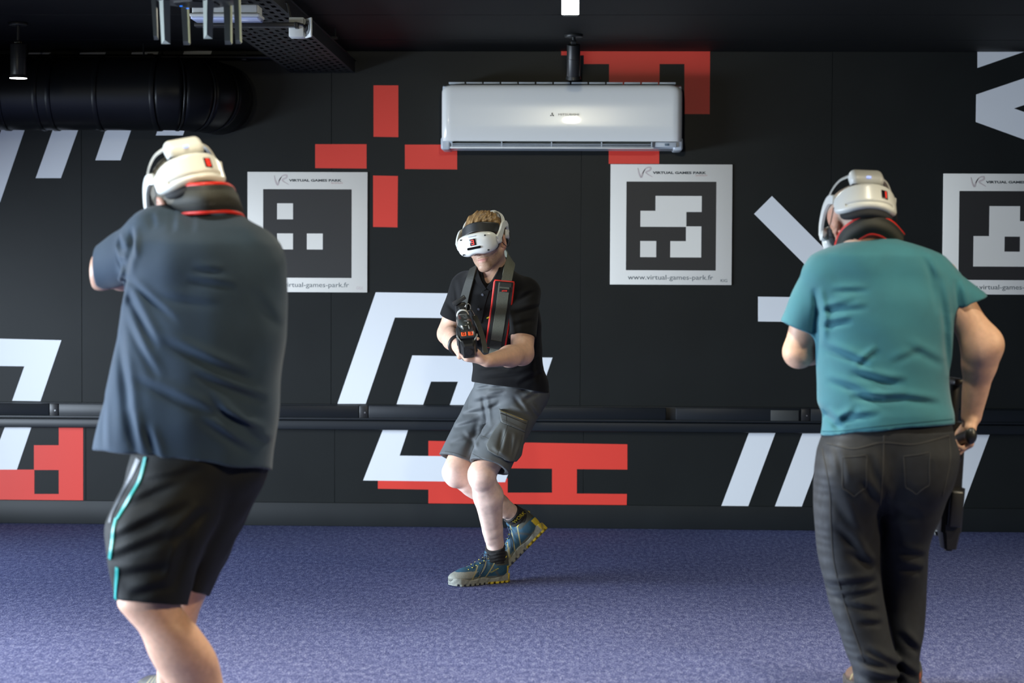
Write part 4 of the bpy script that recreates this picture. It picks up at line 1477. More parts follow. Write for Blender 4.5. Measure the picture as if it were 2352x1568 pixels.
def add_head(f, c, R, s=1.0):
    g, E, C = at_head(c, R, s)
    f.add(E((0, -0.012, 0.045), (0.077, 0.099, 0.086)), 0.02)
    f.add(E((0, 0.034, 0.0), (0.066, 0.066, 0.088)), 0.03)
    f.add(E((0, 0.030, -0.050), (0.056, 0.062, 0.055)), 0.03)
    for s_ in (-1, 1):
        f.add(C((s_ * 0.052, 0.005, -0.050), (s_ * 0.014, 0.082, -0.098), 0.017, 0.017), 0.02)
        f.add(E((s_ * 0.045, 0.066, -0.022), (0.020, 0.022, 0.018)), 0.02)
    f.add(E((0, 0.086, -0.100), (0.022, 0.018, 0.018)), 0.02)
    f.add(C((-0.040, 0.088, 0.026), (0.040, 0.088, 0.026), 0.011), 0.015)
    for s_ in (-1, 1):
        f.cut(E((s_ * 0.032, 0.112, 0.004), (0.018, 0.018, 0.012)), 0.012)
        f.add(E((s_ * 0.032, 0.086, 0.003), (0.0125, 0.0125, 0.0115)), 0.004)
    f.add(C((0, 0.098, 0.010), (0, 0.120, -0.030), 0.008, 0.012), 0.012)
    for s_ in (-1, 1):
        f.add(E((s_ * 0.012, 0.108, -0.035), (0.008, 0.011, 0.008)), 0.006)
    f.add(E((0, 0.095, -0.061), (0.026, 0.014, 0.007)), 0.005)
    f.add(E((0, 0.093, -0.074), (0.021, 0.014, 0.008)), 0.005)
    f.cut(C((-0.024, 0.105, -0.067), (0.024, 0.105, -0.067), 0.0030), 0.003)
    # ears
    for s_ in (-1, 1):
        tl = math.radians(22)
        Re = np.array([[math.cos(s_ * 0.32), 0, math.sin(s_ * 0.32) * 0.0], [0, 1, 0], [0, 0, 1]])
        a = s_ * math.radians(24)
        Re = np.array([[math.cos(a), math.sin(a), 0], [-math.sin(a), math.cos(a), 0], [0, 0, 1]])
        f.add(E((s_ * 0.084, -0.010, -0.002), (0.0085, 0.021, 0.033), Re), 0.004)
        f.cut(E((s_ * 0.092, -0.004, -0.004), (0.007, 0.012, 0.019), Re), 0.004)
        f.add(E((s_ * 0.078, 0.002, -0.034), (0.007, 0.010, 0.011)), 0.006)
    return g


def add_neck(f, c, R, s, base, r0=0.056, r1=0.066):
    g = lambda p: c + R @ (np.asarray(p, float) * s)
    f.add(cone(g((0, -0.022, -0.045)), base, r0, r1), 0.03)


def add_hand(f, w, fd, n, side, curl=(40, 55, 35), s=1.0, spread=0.0, thumb=(0.5, 0.7, 0.5), k=0.004, tcurl=25):
    """w wrist, fd finger direction, n palm normal, side +1 right hand / -1 left hand"""
    w = np.asarray(w, float)
    fd = nrm(fd)
    n = nrm(n - fd * np.dot(n, fd))
    sd = np.cross(fd, n) * side          # towards the thumb
    P = lambda a, b, c_: w + s * (fd * a + sd * b + n * c_)
    for b0, b1, r in ((0.014, 0.028, 0.0150), (0.004, 0.009, 0.0155), (-0.008, -0.010, 0.0150), (-0.018, -0.028, 0.0138)):
        f.add(flat_cone(P(0.008, b0, 0), P(0.080, b1, 0.002), r * s, (r - 0.001) * s, n, 0.85), 0.014)
    f.add(ell(P(0.035, 0.022, 0.010), np.array([0.017, 0.017, 0.017]) * s), 0.012)
    f.add(ell(P(0.030, -0.022, 0.010), np.array([0.016, 0.016, 0.016]) * s), 0.012)
    F_ = ((0.027, 0.084, (0.041, 0.025, 0.021), 0.0092), (0.0085, 0.088, (0.046, 0.029, 0.022), 0.0094), (-0.0105, 0.085, (0.042, 0.027, 0.021), 0.0090), (-0.029, 0.076, (0.033, 0.021, 0.019), 0.0080))
    for i, (b, a, Ls, r) in enumerate(F_):
        p = P(a, b, 0.001)
        ang = 0.0
        d0 = nrm(fd + sd * spread * (1.5 - i) * 0.12)
        prev_r = r
        cc = curl[i] if isinstance(curl[0], (tuple, list)) else curl
        for j in range(3):
            ang += math.radians(cc[j])
            d = d0 * math.cos(ang) + n * math.sin(ang)
            q = p + d * Ls[j] * s
            r2 = r * (0.95, 0.88, 0.80)[j]
            f.add(cone(p, q, prev_r * s, r2 * s), k if j else 0.007)
            p, prev_r = q, r2
    # thumb
    p = P(0.022, 0.024, 0.006)
    d = nrm(thumb[0] * fd + thumb[1] * sd + thumb[2] * n)
    for j, (L, r0, r1) in enumerate(((0.040, 0.0145, 0.0118), (0.032, 0.0116, 0.0102), (0.025, 0.0102, 0.0085))):
        q = p + d * L * s
        f.add(cone(p, q, r0 * s, r1 * s), 0.010 if j == 0 else 0.004)
        p = q
        d = nrm(d + math.tan(math.radians(tcurl)) * (fd * 0.8 + n * 0.25 - sd * 0.3))


def clip(prim, p, n):
    """keep the part of a primitive on the side n points to"""
    fn, lo, hi = prim
    n = nrm(n)

    def g(X, Y, Z):
        return np.maximum(fn(X, Y, Z), -((X - F32(p[0])) * F32(n[0]) + (Y - F32(p[1])) * F32(n[1]) + (Z - F32(p[2])) * F32(n[2])))
    return g, lo, hi


def hem_plane(p0, p1, Y, keep_up=True):
    """plane through two picture points at depth Y, edge-on to the viewer; normal to the kept side"""
    a, b = U(p0[0], p0[1], Y), U(p1[0], p1[1], Y)
    t = nrm(b - a)
    v = nrm((a + b) / 2 - CAM)
    n = nrm(np.cross(t, v))
    if (n[2] < 0) == keep_up:
        n = -n
    return a, n


def skin_cols(base, tweak=None):
    def fn(v):
        c = np.tile(np.array(base), (len(v), 1))
        return c if tweak is None else tweak(v, c)
    return fn


def blend(c, w, col):
    w = np.clip(w, 0, 1)[:, None]
    return c * (1 - w) + np.array(col) * w


def head_tweaks(c0, R, s, stubble=None, scalp=None, lips=(0.45, 0.20, 0.17)):
    def fn(v, c):
        q = (v - c0) @ R / s
        x, y, z = q.T
        near = np.linalg.norm(q, axis=1) < 0.17
        ear = near * np.clip((np.abs(x) - 0.076) / 0.006, 0, 1) * (np.abs(z) < 0.05)
        c = blend(c, ear * 0.35, (0.55, 0.20, 0.13))
        lp = near * (y > 0.085) * np.exp(-((z + 0.067) / 0.0085) ** 4) * np.exp(-(x / 0.024) ** 4)
        c = blend(c, lp * 0.9, lips)
        if stubble is not None:
            m = near * np.clip((-0.030 - z) / 0.02, 0, 1) * np.clip((y - 0.0) / 0.03, 0, 1) * (z > -0.125)
            m = np.maximum(m, near * np.exp(-((z + 0.048) / 0.010) ** 2) * (y > 0.07) * (np.abs(x) < 0.035))
            m = m * (1 - lp)
            h = 0.5 + 0.5 * np.sin(v[:, 0] * 2900 + 3 * np.sin(v[:, 2] * 2300)) * np.sin(v[:, 2] * 3100 + 2 * np.sin(v[:, 1] * 2700))
            c = blend(c, m * (0.42 + 0.30 * h), stubble)
        if scalp is not None:
            m = near * np.clip((z - 0.005 + 0.25 * np.clip(y - 0.02, 0, 1) * -1) / 0.03, 0, 1) * (y < 0.05)
            m = np.maximum(m, near * (y < -0.03) * np.clip((z + 0.055) / 0.03, 0, 1) * 0.8)
            m = m * (1 - ear)
            c = blend(c, m * 0.5, scalp)
        return c
    return fn


M44 = lambda R, c, s=1.0: Matrix.Translation(Vector([float(x) for x in c])) @ Matrix((np.array(R) * s).tolist()).to_4x4()


# ---- shoes: local axes y to the toe, z up, origin under the heel
def shoe_meshes(colors, h=0.0028, lugs=True):
    f = Field((-0.065, -0.035, -0.012), (0.065, 0.315, 0.17), h)
    f.add(ell((0, 0.045, 0.060), (0.037, 0.055, 0.058)))
    f.add(flat_cone((0, 0.060, 0.066), (0, 0.20, 0.040), 0.052, 0.036, (1, 0, 0), 0.80), 0.03)
    f.add(ell((0.004, 0.225, 0.034), (0.043, 0.060, 0.031)), 0.03)
    f.add(flat_cone((0, 0.048, 0.07), (0, 0.042, 0.092), 0.054, 0.050, (1, 0, 0), 0.78), 0.015)
    f.add(flat_cone((0, 0.096, 0.090), (0, 0.092, 0.128), 0.028, 0.022, (0, 1, 0), 0.42), 0.012)
    f.add(flat_cone((0, 0.006, 0.08), (0, 0.000, 0.122), 0.022, 0.016, (0, 1, 0), 0.5), 0.012)
    f.cut(flat_cone((0, 0.046, 0.098), (0, 0.040, 0.18), 0.040, 0.046, (1, 0, 0), 0.82), 0.008)
    f.keep((0, 0.05, 0.118), (0, 0.0, -1)) if False else None
    f.keep((0, 0, 0.016), (0, 0, 1))
    up, sole, toe, heel = colors

    def cu(v):
        c = np.tile(np.array(up), (len(v), 1))
        x, y, z = v.T
        c = blend(c, np.clip((y - 0.205 + (z - 0.02) * 1.2) / 0.006, 0, 1) * (z < 0.062), toe)
        c = blend(c, np.clip((0.038 - z) / 0.004, 0, 1), np.array(toe) * 0.55)
        c = blend(c, np.clip((0.016 - y) / 0.004, 0, 1) * (z < 0.075), heel)
        c = blend(c, ((z > 0.080) & (y < 0.075)) * 1.0, (0.05, 0.055, 0.045))
        c = blend(c, np.clip(1 - np.abs(y - 0.055 - (z - 0.03) * 0.8) / 0.010, 0, 1) * (z < 0.085), (0.06, 0.065, 0.06))
        for y0 in (0.110, 0.145, 0.178):
            c = blend(c, np.clip(1.6 - np.abs(y - y0 + (z - 0.05) * 0.7) / 0.0022, 0, 1) * (np.abs(x) > 0.018), (0.35, 0.30, 0.12))
        return c
    upper = sculpt('upper', f, 2, cu)
    f = Field((-0.07, -0.04, -0.006), (0.07, 0.32, 0.06), h)

    def sole_fn(X, Y, Z):
        w = np.interp(Y.ravel(), [-0.03, 0.0, 0.05, 0.12, 0.20, 0.25, 0.30], [0.028, 0.040, 0.043, 0.039, 0.047, 0.046, 0.030]).reshape(Y.shape).astype(F32)
        yc = np.clip(Y, 0.012, 0.250)
        d2 = np.sqrt((np.maximum(np.abs(X - F32(0.003)) - w + F32(0.03), 0)) ** 2 + (Y - yc) ** 2) - F32(0.03)
        lift = F32(0.9) * np.maximum(Y - F32(0.20), 0) ** 2
        top = F32(0.030) + F32(0.010) * np.sin(Y * F32(2 * PI / 0.11)) * F32(0.35) + lift * 1.6 + F32(0.012) * np.exp(-((Y + F32(0.0)) / F32(0.04)) ** 2)
        dz_ = np.maximum(Z - top, lift - Z)
        g = 0
        if lugs:
            g = F32(0.006) * (np.sin(Y * F32(2 * PI / 0.026) + np.abs(X) * 60) > 0.35) * (Z < F32(0.009) + lift) * (np.abs(X) > 0.008)
        return np.maximum(d2, dz_) + g
    f.add((sole_fn, np.array([-0.06, -0.03, 0.0]), np.array([0.06, 0.29, 0.055])))

    def cs(v):
        c = np.tile(np.array(sole), (len(v), 1))
        x, y, z = v.T
        c = blend(c, np.clip((0.010 - y) / 0.004, 0, 1) * (z > 0.008), heel)
        c = blend(c, (z < 0.011) * (y < 0.11) * 1.0, heel)
        c = blend(c, np.clip((np.sin(y * 2 * PI / 0.055 + z * 90) - 0.6) * 3, 0, 1) * (z > 0.010) * 0.6, np.array(sole) * 0.45)
        return c
    return upper, sculpt('sole', f, 1, cs)


M_SHOE = mat('shoe fabric', (0.1, 0.2, 0.3), rough=0.7, attr=True, noise=0.25, nscale=300, bump=0.3, bscale=700)
M_SOLE = mat('shoe rubber', (0.3, 0.3, 0.25), rough=0.75, attr=True, noise=0.2, nscale=120)
M_LACE = mat('dark navy lace', (0.012, 0.025, 0.05), rough=0.8)
M_YEL = mat('yellow loop', (0.62, 0.50, 0.04), rough=0.6)


def shoe(M, meshes, parent, label, laces=True):
    sh = bpy.data.objects.new('shoe', meshes[0])
    COL.objects.link(sh)
    if not meshes[0].materials:
        meshes[0].materials.append(M_SHOE)
        meshes[1].materials.append(M_SOLE)
    sh.matrix_world = M
    sh.parent = parent
    sh.matrix_parent_inverse = parent.matrix_world.inverted()
    if label:
        sh['label'] = label
    child('sole', meshes[1], None if meshes[1].materials else M_SOLE, sh)
    if laces:
        def top(y):
            return float(np.interp(y, [0.09, 0.12, 0.15, 0.18, 0.21], [0.120, 0.108, 0.095, 0.083, 0.073]))
        ys = [0.098, 0.118, 0.138, 0.158, 0.178, 0.198]
        pts = []
        for k, y in enumerate(ys):
            s_ = 1 if k % 2 else -1
            pts += [V(s_ * 0.020, y, top(y) - 0.008), V(0, y + 0.008, top(y + 0.008) + 0.003), V(-s_ * 0.019, y + 0.014, top(y + 0.014) - 0.008)]
        child('lace', tube_mesh('lace', spline(pts, 90), 0.0021, n=6), M_LACE, sh)
        for s_ in (-1, 1):
            lp = [V(0, 0.100, top(0.1) + 0.004), V(s_ * 0.020, 0.105, top(0.1) + 0.012), V(s_ * 0.040, 0.125, 0.080), V(s_ * 0.046, 0.150, 0.052), V(s_ * 0.043, 0.160, 0.050), V(s_ * 0.032, 0.135, 0.082), V(0, 0.102, top(0.1) + 0.005)]
            child('lace', tube_mesh('lace', spline(lp, 40), 0.0019, n=6), M_LACE, sh)
        child('lace', tube_mesh('lace', spline([V(0, 0.10, 0.112), V(0.01, 0.085, 0.128), V(0.012, 0.07, 0.140)], 10), 0.002, n=6), M_LACE, sh)
        for k, y in enumerate(ys):
            for s_ in (-1, 1):
                child('lace_loop', box_mesh('lace_loop', (s_ * 0.021, y + 0.004, top(y) - 0.006), (0.006, 0.003, 0.003), bevel=0.0008), M_YEL, sh)
        child('heel_loop', tube_mesh('heel_loop', spline([V(0, 0.002, 0.098), V(0, -0.012, 0.108), V(0, -0.006, 0.116), V(0, 0.004, 0.104)], 10), 0.0022, n=6), M_YEL, sh)
        child('collar_binding', tube_mesh('collar_binding', spline([V(-0.036, 0.076, 0.098), V(-0.037, 0.05, 0.104), V(-0.026, 0.012, 0.112), V(0, 0.0, 0.117), V(0.026, 0.012, 0.112), V(0.037, 0.05, 0.104), V(0.036, 0.076, 0.098)], 40), 0.0026, n=6), M_YEL, sh)
    return sh


def sling_material():
    return mat('black woven webbing', (0.030, 0.031, 0.025), rough=0.75, noise=0.2, nscale=400, bump=0.3, bscale=900)


M_WEB = sling_material()
M_WEBL = mat('olive grey webbing', (0.115, 0.120, 0.090), rough=0.7, noise=0.2, nscale=300, bump=0.3, bscale=900)
M_PADK = mat('black sling pad', (0.014, 0.014, 0.012), rough=0.7)
M_PIPE = mat('red piping', (0.70, 0.025, 0.015), rough=0.5)
# ================================================================== left player, seen from behind
Y1 = -4.85
p1 = empty('person', tuple(floor_pt(440, 1690)), label='big man seen from behind in dark slate t-shirt and black shorts with teal piping', cat='person')
h1c = U(437, 461, Y1 + 0.07)
h1R = frame(20, -24, -13)
h1s = 1.06
skin1 = (0.55, 0.33, 0.235)
rows1 = rows_px([(464, 428, 528, 0.05, 0.062), (478, 410, 537, 0.05, 0.078), (490, 370, 552, 0.05, 0.09), (506, 340, 574, 0.04, 0.12), (530, 318, 606, 0.02, 0.15), (565, 298, 636, 0.0, 0.175), (612, 287, 651, 0, 0.185), (680, 284, 659, 0, 0.19), (760, 277, 657, 0, 0.20),
                 (850, 256, 647, 0, 0.205), (950, 236, 637, 0, 0.21), (1030, 219, 628, 0, 0.20), (1090, 213, 621, 0, 0.20)], Y1)
fb = Field(U(180, 300, Y1) - V(0, 0.35, 0), V(U(700, 300, Y1)[0], Y1 + 0.85, U(700, 300, Y1)[2] + 0.06), 0.0045)
fb.lo[2] = -0.01
fb = Field((fb.lo[0], Y1 - 0.40, -0.01), (U(700, 300, Y1)[0], Y1 + 0.85, U(432, 300, Y1)[2] + 0.08), 0.0046)
add_head(fb, h1c, h1R, h1s)
add_neck(fb, h1c, h1R, h1s, U(462, 545, Y1 + 0.05), 0.064, 0.072)
fb.add(loft(rows1[2:-2], 2.2, -0.024), 0.03)
# arms raised to aim
aim1 = nrm(V(-0.22, 0.97, -0.10))
gun1 = U(440, 566, Y1 + 0.40)
wL_ = gun1 + aim1 * 0.20 + V(-0.062, 0, -0.068)
wR_ = gun1 + V(0.030, -0.055, -0.055)
sL, eL, wL = U(345, 565, Y1), U(232, 625, Y1 + 0.17), wL_
sR, eR, wR = U(578, 606, Y1 + 0.05), U(582, 650, Y1 + 0.30), wR_
for a, b, c in ((sL, eL, wL), (sR, eR, wR)):
    fb.add(cone(a, b, 0.062, 0.050), 0.03)
    fb.add(cone(b, b + (c - b) * 0.3, 0.049, 0.050), 0.02)
    fb.add(cone(b + (c - b) * 0.3, c, 0.050, 0.031), 0.02)
add_hand(fb, wL, V(1, 0.1, 0.05), V(0, 0, 1), -1, (42, 64, 45))
add_hand(fb, wR, aim1 + V(0, 0, -0.15), V(-1, -0.2, 0), 1, (52, 64, 42))
# legs
legL = rows_px([(1120, 300, 500, -0.05, 0.10), (1250, 270, 440, -0.08, 0.085), (1330, 270, 418, -0.09, 0.080), (1385, 271, 413, -0.09, 0.078), (1415, 292, 430, -0.08, 0.078), (1445, 319, 456, -0.07, 0.082), (1505, 345, 495, -0.04, 0.088),
                (1565, 380, 511, 0.0, 0.080), (1625, 420, 520, 0.02, 0.060), (1680, 446, 520, 0.04, 0.048), (1712, 450, 520, 0.04, 0.048)], Y1)
legR = rows_px([(1080, 430, 600, 0.06, 0.10), (1250, 425, 515, 0.15, 0.085), (1350, 405, 480, 0.20, 0.070), (1410, 385, 455, 0.22, 0.065), (1480, 366, 440, 0.25, 0.072), (1560, 362, 425, 0.30, 0.060), (1640, 368, 420, 0.36, 0.045)], Y1)
fb.add(loft(legR, 2.1), 0.02)
fb.add(loft(legL, 2.1), 0.006)
fb.disp(waves(0.0004, 40, 3))
tw1 = head_tweaks(h1c, h1R, h1s, stubble=(0.16, 0.12, 0.09))
obj('body', sculpt('body', fb, 2, skin_cols(skin1, tw1)), M_SKIN, p1)

# hair: short, cropped at the nape
g1, E1, C1 = at_head(h1c, h1R, h1s)
f = Field(h1c - 0.16, h1c + 0.19, 0.0035)
f.add(E1((0, -0.014, 0.046), (0.081, 0.103, 0.090)))
f.add(E1((-0.010, 0.004, 0.050), (0.087, 0.098, 0.088)), 0.01)
f.add(E1((0, -0.045, -0.005), (0.066, 0.056, 0.075)), 0.02)
f.keep(g1((0, 0.0, -0.052)), h1R @ V(0, 0.25, 1))
f.keep(g1((0, 0.048, 0.0)), h1R @ V(0, -1, 0.55))
for s_ in (-1, 1):
    f.cut(E1((s_ * 0.092, 0.0, -0.012), (0.032, 0.034, 0.040)), 0.006)
f.disp(waves(0.0012, 260, 5))
obj('hair', sculpt('hair', f, 1, lambda v: np.tile(np.array((0.075, 0.062, 0.038)), (len(v), 1))), M_HAIRD, p1)

# t-shirt
M_SLATE = mat('dark slate jersey', (0.019, 0.038, 0.064), rough=0.8, spec=0.25, sheen=0.1, noise=0.12, nscale=9, bump=0.25, bscale=900)
f = Field((U(195, 300, Y1)[0], Y1 - 0.36, U(300, 1110, Y1)[2]), (U(690, 300, Y1)[0], Y1 + 0.50, U(432, 448, Y1)[2]), 0.0045)
f.add(loft(rows1, 2.15))
f.disp(lambda X, Y, Z: F32(-0.012) * np.exp(-((X - F32(U(470, 600, Y1)[0])) / F32(0.16)) ** 2 - ((Z - F32(U(470, 600, Y1)[2])) / F32(0.10)) ** 2) * (Y < F32(Y1)))
hp, hn = hem_plane((232, 576), (226, 664), Y1 + 0.12)
ax = nrm(eL - sL)
f.add(clip(cone(U(372, 552, Y1 + 0.01), U(226, 621, Y1 + 0.165), 0.098, 0.063), U(229, 620, Y1 + 0.14), -nrm(ax + V(-0.6, 0.25, 0))), 0.035)
f.add(cone(U(576, 602, Y1 + 0.04), U(596, 655, Y1 + 0.25), 0.092, 0.078), 0.04)
f.add(cone(U(400, 526, Y1 + 0.03), U(348, 550, Y1 + 0.02), 0.055, 0.072), 0.05)
hp, hn = hem_plane((219, 1032), (622, 1079), Y1)
f.keep(hp, hn)
# hanging front corner of the shirt: a vertical fold between front and back panels
f.disp(waves(0.0026, 22, 11))
L = [((300, 655), (395, 800), 0.014, 0.013), ((315, 640), (440, 740), 0.010, 0.007), ((285, 760), (330, 1010), 0.016, 0.012, 0.01), ((302, 720), (400, 870), 0.012, 0.008), ((395, 775), (600, 870), 0.014, 0.011), ((330, 860), (560, 960), 0.014, 0.009),
     ((470, 850), (625, 920), 0.012, 0.010), ((500, 900), (622, 1020), 0.013, 0.011), ((480, 945), (600, 1040), 0.012, 0.008), ((455, 648), (570, 662), 0.010, 0.006, 0.004), ((470, 622), (545, 628), 0.010, 0.005),
     ((380, 676), (540, 700), 0.013, 0.004, -0.006), ((262, 672), (312, 632), 0.010, 0.016), ((318, 530), (303, 640), 0.012, 0.009, 0.006), ((540, 520), (600, 575), 0.016, 0.005), ((600, 660), (648, 760), 0.014, 0.005), ((250, 555), (285, 640), 0.010, 0.008), ((310, 520), (330, 600), 0.010, 0.010), ((270, 600), (310, 610), 0.012, 0.006), ((265, 540), (290, 580), 0.012, 0.010),
     ((400, 480), (420, 540), 0.010, 0.007), ((445, 490), (465, 540), 0.010, 0.006), ((352, 490), (372, 530), 0.010, 0.006), ((330, 930), (345, 1040), 0.014, 0.010), ((365, 960), (395, 1050), 0.012, 0.008), ((250, 900), (262, 1030), 0.012, 0.006),
     ((300, 640), (282, 700), 0.012, 0.012), ((520, 930), (620, 990), 0.010, 0.008)]
add_creases(f, L, Y1)
hz = lambda z0, dep: None
shirt1 = obj('t_shirt', sculpt('t_shirt', f, 2), M_SLATE, p1)

# shorts
M_SHORT = mat('black sports cloth', (0.007, 0.008, 0.008), rough=0.7, spec=0.2, noise=0.15, nscale=8, bump=0.15, bscale=800)
f = Field((U(225, 1300, Y1)[0], Y1 - 0.33, U(300, 1405, Y1)[2]), (U(650, 1300, Y1)[0], Y1 + 0.42, U(300, 1000, Y1)[2]), 0.0045)
rl = rows_px([(1010, 310, 590, -0.01, 0.17), (1060, 300, 560, -0.02, 0.17), (1110, 288, 540, -0.03, 0.17), (1180, 252, 505, -0.06, 0.16), (1215, 244, 490, -0.07, 0.155), (1265, 247, 466, -0.08, 0.145), (1320, 257, 446, -0.08, 0.13), (1378, 269, 431, -0.08, 0.115), (1400, 272, 428, -0.08, 0.11)], Y1)
rr = rows_px([(1010, 400, 622, 0.05, 0.17), (1085, 420, 613, 0.06, 0.17), (1150, 428, 584, 0.08, 0.15), (1200, 430, 560, 0.10, 0.14), (1280, 428, 523, 0.13, 0.125), (1350, 424, 489, 0.15, 0.11), (1372, 422, 480, 0.15, 0.105), (1400, 420, 475, 0.15, 0.1)], Y1)
pa, na = hem_plane((268, 1378), (430, 1389), Y1 - 0.08)
pb, nb = hem_plane((424, 1350), (482, 1370), Y1 + 0.15)
f.add(clip(loft(rr, 2.2), pb, nb))
f.add(clip(loft(rl, 2.2), pa, na), 0.02)
f.disp(waves(0.002, 30, 17))
L = [((300, 1160), (470, 1080), 0.014, 0.008), ((280, 1230), (470, 1140), 0.015, 0.010), ((275, 1270), (450, 1200), 0.014, 0.008), ((300, 1300), (430, 1280), 0.014, 0.008), ((330, 1345), (425, 1320), 0.013, 0.009), ((430, 1230), (500, 1150), 0.014, 0.012), ((420, 1340), (470, 1190), 0.012, 0.010),
     ((350, 1100), (500, 1060), 0.012, 0.006)]
add_creases(f, L, Y1)
me = sculpt('shorts', f, 2)
sh1 = obj('shorts', me, M_SHORT, p1)
bv = bvh_of(me)
M_TEAL = mat('teal piping', (0.0, 0.28, 0.26), rough=0.5)
M_GREYS = mat('grey side panel', (0.030, 0.038, 0.048), rough=0.5)
for pth in ([(335, 1050), (322, 1100), (300, 1140), (284, 1168), (270, 1192)], [(268, 1190), (262, 1215), (258, 1250), (253, 1282)], [(270, 1302), (268, 1340), (267, 1374)]):
    obj('piping', ribbon_mesh('piping', drape(bv, pth, 24), 0.013, 0.004, 0.0), M_TEAL, sh1)
obj('side_panel', ribbon_mesh('side_panel', drape(bv, [(318, 1055), (300, 1095), (277, 1140), (258, 1178), (252, 1200)], 24), 0.024, 0.002, 0.0, lambda t: 1 - 0.5 * t), M_GREYS, sh1)

# sports shoes below the frame
sm1 = shoe_meshes(((0.03, 0.03, 0.035), (0.3, 0.3, 0.3), (0.05, 0.05, 0.05), (0.1, 0.1, 0.1)), h=0.005, lugs=False)
for (px, dy, yw) in ((484, 0.04, 30), (394, 0.36, 35)):
    q = U(px, 1690, Y1 + dy)
    Rz_ = frame(yw, 0, 0)
    shoe(M44(Rz_, V(q[0], q[1], 0.0) - Rz_ @ V(0, 0.05, 0)), sm1, p1, None, laces=False)

# headset, gun and neck sling
headset(M44(h1R, h1c, h1s), 'white headset worn by the man in the slate t-shirt, tilted on his head', '8')
Rg = Vector(aim1).to_track_quat('Y', 'Z').to_matrix()
game_gun(M44(np.array(Rg), gun1), 'game gun hidden behind the big man in the slate t-shirt who aims it', '08')


def neck_sling(parent, path, normals, width, m, label, piping=0.0065, tag_at=None, n=60):
    """collar-like padded strap standing round the back of the neck: path of centre points, across directions"""
    e = empty('gun_sling', tuple(path[len(path) // 2]), label=label, cat='sling', group='padded gun slings round the necks')
    P = spline(path, n)
    A = [nrm(a) for a in spline(normals, n)]
    vs, fs = [], []
    th = 0.006
    edge = [[], []]
    for i in range(n):
        t = nrm(P[min(i + 1, n - 1)] - P[max(i - 1, 0)])
        a = nrm(A[i] - t * (A[i] @ t))
        o = nrm(np.cross(t, a))
        for sa, so in ((-1, -1), (-1, 1), (1, 1), (1, -1)):
            vs.append(P[i] + a * width / 2 * sa + o * th * so)
        edge[0].append(P[i] + a * width / 2)
        edge[1].append(P[i] - a * width / 2)
    for i in range(n - 1):
        for k in range(4):
            a, b = i * 4 + k, i * 4 + (k + 1) % 4
            fs.append((a, b, b + 4, a + 4))
    fs += [(3, 2, 1, 0), tuple((n - 1) * 4 + k for k in range(4))]
    pad = obj('pad', mesh_from('pad', vs, fs, True), m, e)
    for k in (0, 1):
        obj('piping', tube_mesh('piping', edge[k], piping, n=10), M_PIPE, e)
    # woven centre band
    vs, fs = [], []
    for i in range(n):
        t = nrm(P[min(i + 1, n - 1)] - P[max(i - 1, 0)])
        a = nrm(A[i] - t * (A[i] @ t))
        o = nrm(np.cross(t, a))
        for sa, so in ((-1, -1), (-1, 1), (1, 1), (1, -1)):
            vs.append(P[i] + a * width * 0.29 * sa + o * (th + 0.003) * so)
    obj('webbing', mesh_from('webbing', vs, [q for q in fs] or [tuple(j + 4 * i if j < 4 else 0 for j in (0, 1, 2, 3)) for i in range(0)], True) if fs else mesh_from('webbing', vs, [(i * 4 + k, i * 4 + (k + 1) % 4, (i + 1) * 4 + (k + 1) % 4, (i + 1) * 4 + k) for i in range(n - 1) for k in range(4)] + [(3, 2, 1, 0), tuple((n - 1) * 4 + k for k in range(4))], True), M_WEB, e)
    return e


U1 = lambda x, y, d: U(x, y, Y1 + d)
neck_sling(p1, [U1(352, 530, 0.22), U1(362, 488, 0.12), U1(408, 462, -0.02), U1(470, 455, -0.085), U1(525, 455, -0.02), U1(548, 472, 0.10), U1(545, 520, 0.22)],
           [V(0.2, 0, 1), V(0.25, 0, 1), V(0.05, 0, 1), V(-0.05, 0, 1), V(-0.2, 0, 1), V(-0.4, 0.2, 1), V(-0.6, 0.2, 0.6)], 0.078, M_PADK,
           'padded sling with red piping round the neck of the man in the slate t-shirt')
# ================================================================== right player, seen from behind
Y3 = -4.17
p3 = empty('person', tuple(floor_pt(2030, 1600)), label='balding man seen from behind in teal t-shirt and black jeans', cat='person')
h3c = U(1977, 519, Y3 + 0.07)
h3R = frame(8, -25, 2)
h3s = 1.04
skin3 = (0.64, 0.39, 0.27)
rows3 = rows_px([(550, 1966, 2062, 0.03, 0.06), (560, 1928, 2098, 0.03, 0.088), (573, 1892, 2136, 0.03, 0.11), (590, 1864, 2170, 0.03, 0.128), (630, 1852, 2194, 0.03, 0.138), (700, 1864, 2193, 0.02, 0.142), (760, 1872, 2187, 0.02, 0.147),
                 (850, 1876, 2179, 0.02, 0.152), (920, 1878, 2184, 0.01, 0.152), (955, 1890, 2189, 0, 0.152), (1015, 1880, 2192, 0, 0.155)], Y3)
U3 = lambda x, y, d: U(x, y, Y3 + d)
fb = Field((U(1770, 900, Y3)[0], Y3 - 0.27, -0.01), (U(2320, 900, Y3)[0], Y3 + 0.60, U(2000, 380, Y3)[2]), 0.0046)
add_head(fb, h3c, h3R, h3s)
fb.add(at_head(h3c, h3R, h3s)[1]((-0.010, 0.012, 0.050), (0.088, 0.095, 0.084)), 0.01)
add_neck(fb, h3c, h3R, h3s, U3(2004, 592, 0.035), 0.060, 0.070)
fb.add(loft(rows3[1:-2], 2.1, -0.022), 0.03)
sL, eL, wL = U3(1885, 632, 0.03), U3(1836, 806, 0.08), U3(1905, 800, 0.33)
fb.add(cone(sL, eL, 0.062, 0.050), 0.03)
fb.add(ell(eL + V(-0.004, -0.008, -0.012), (0.042, 0.045, 0.042)), 0.02)
fb.add(cone(eL, eL + (wL - eL) * 0.35, 0.047, 0.047), 0.02)
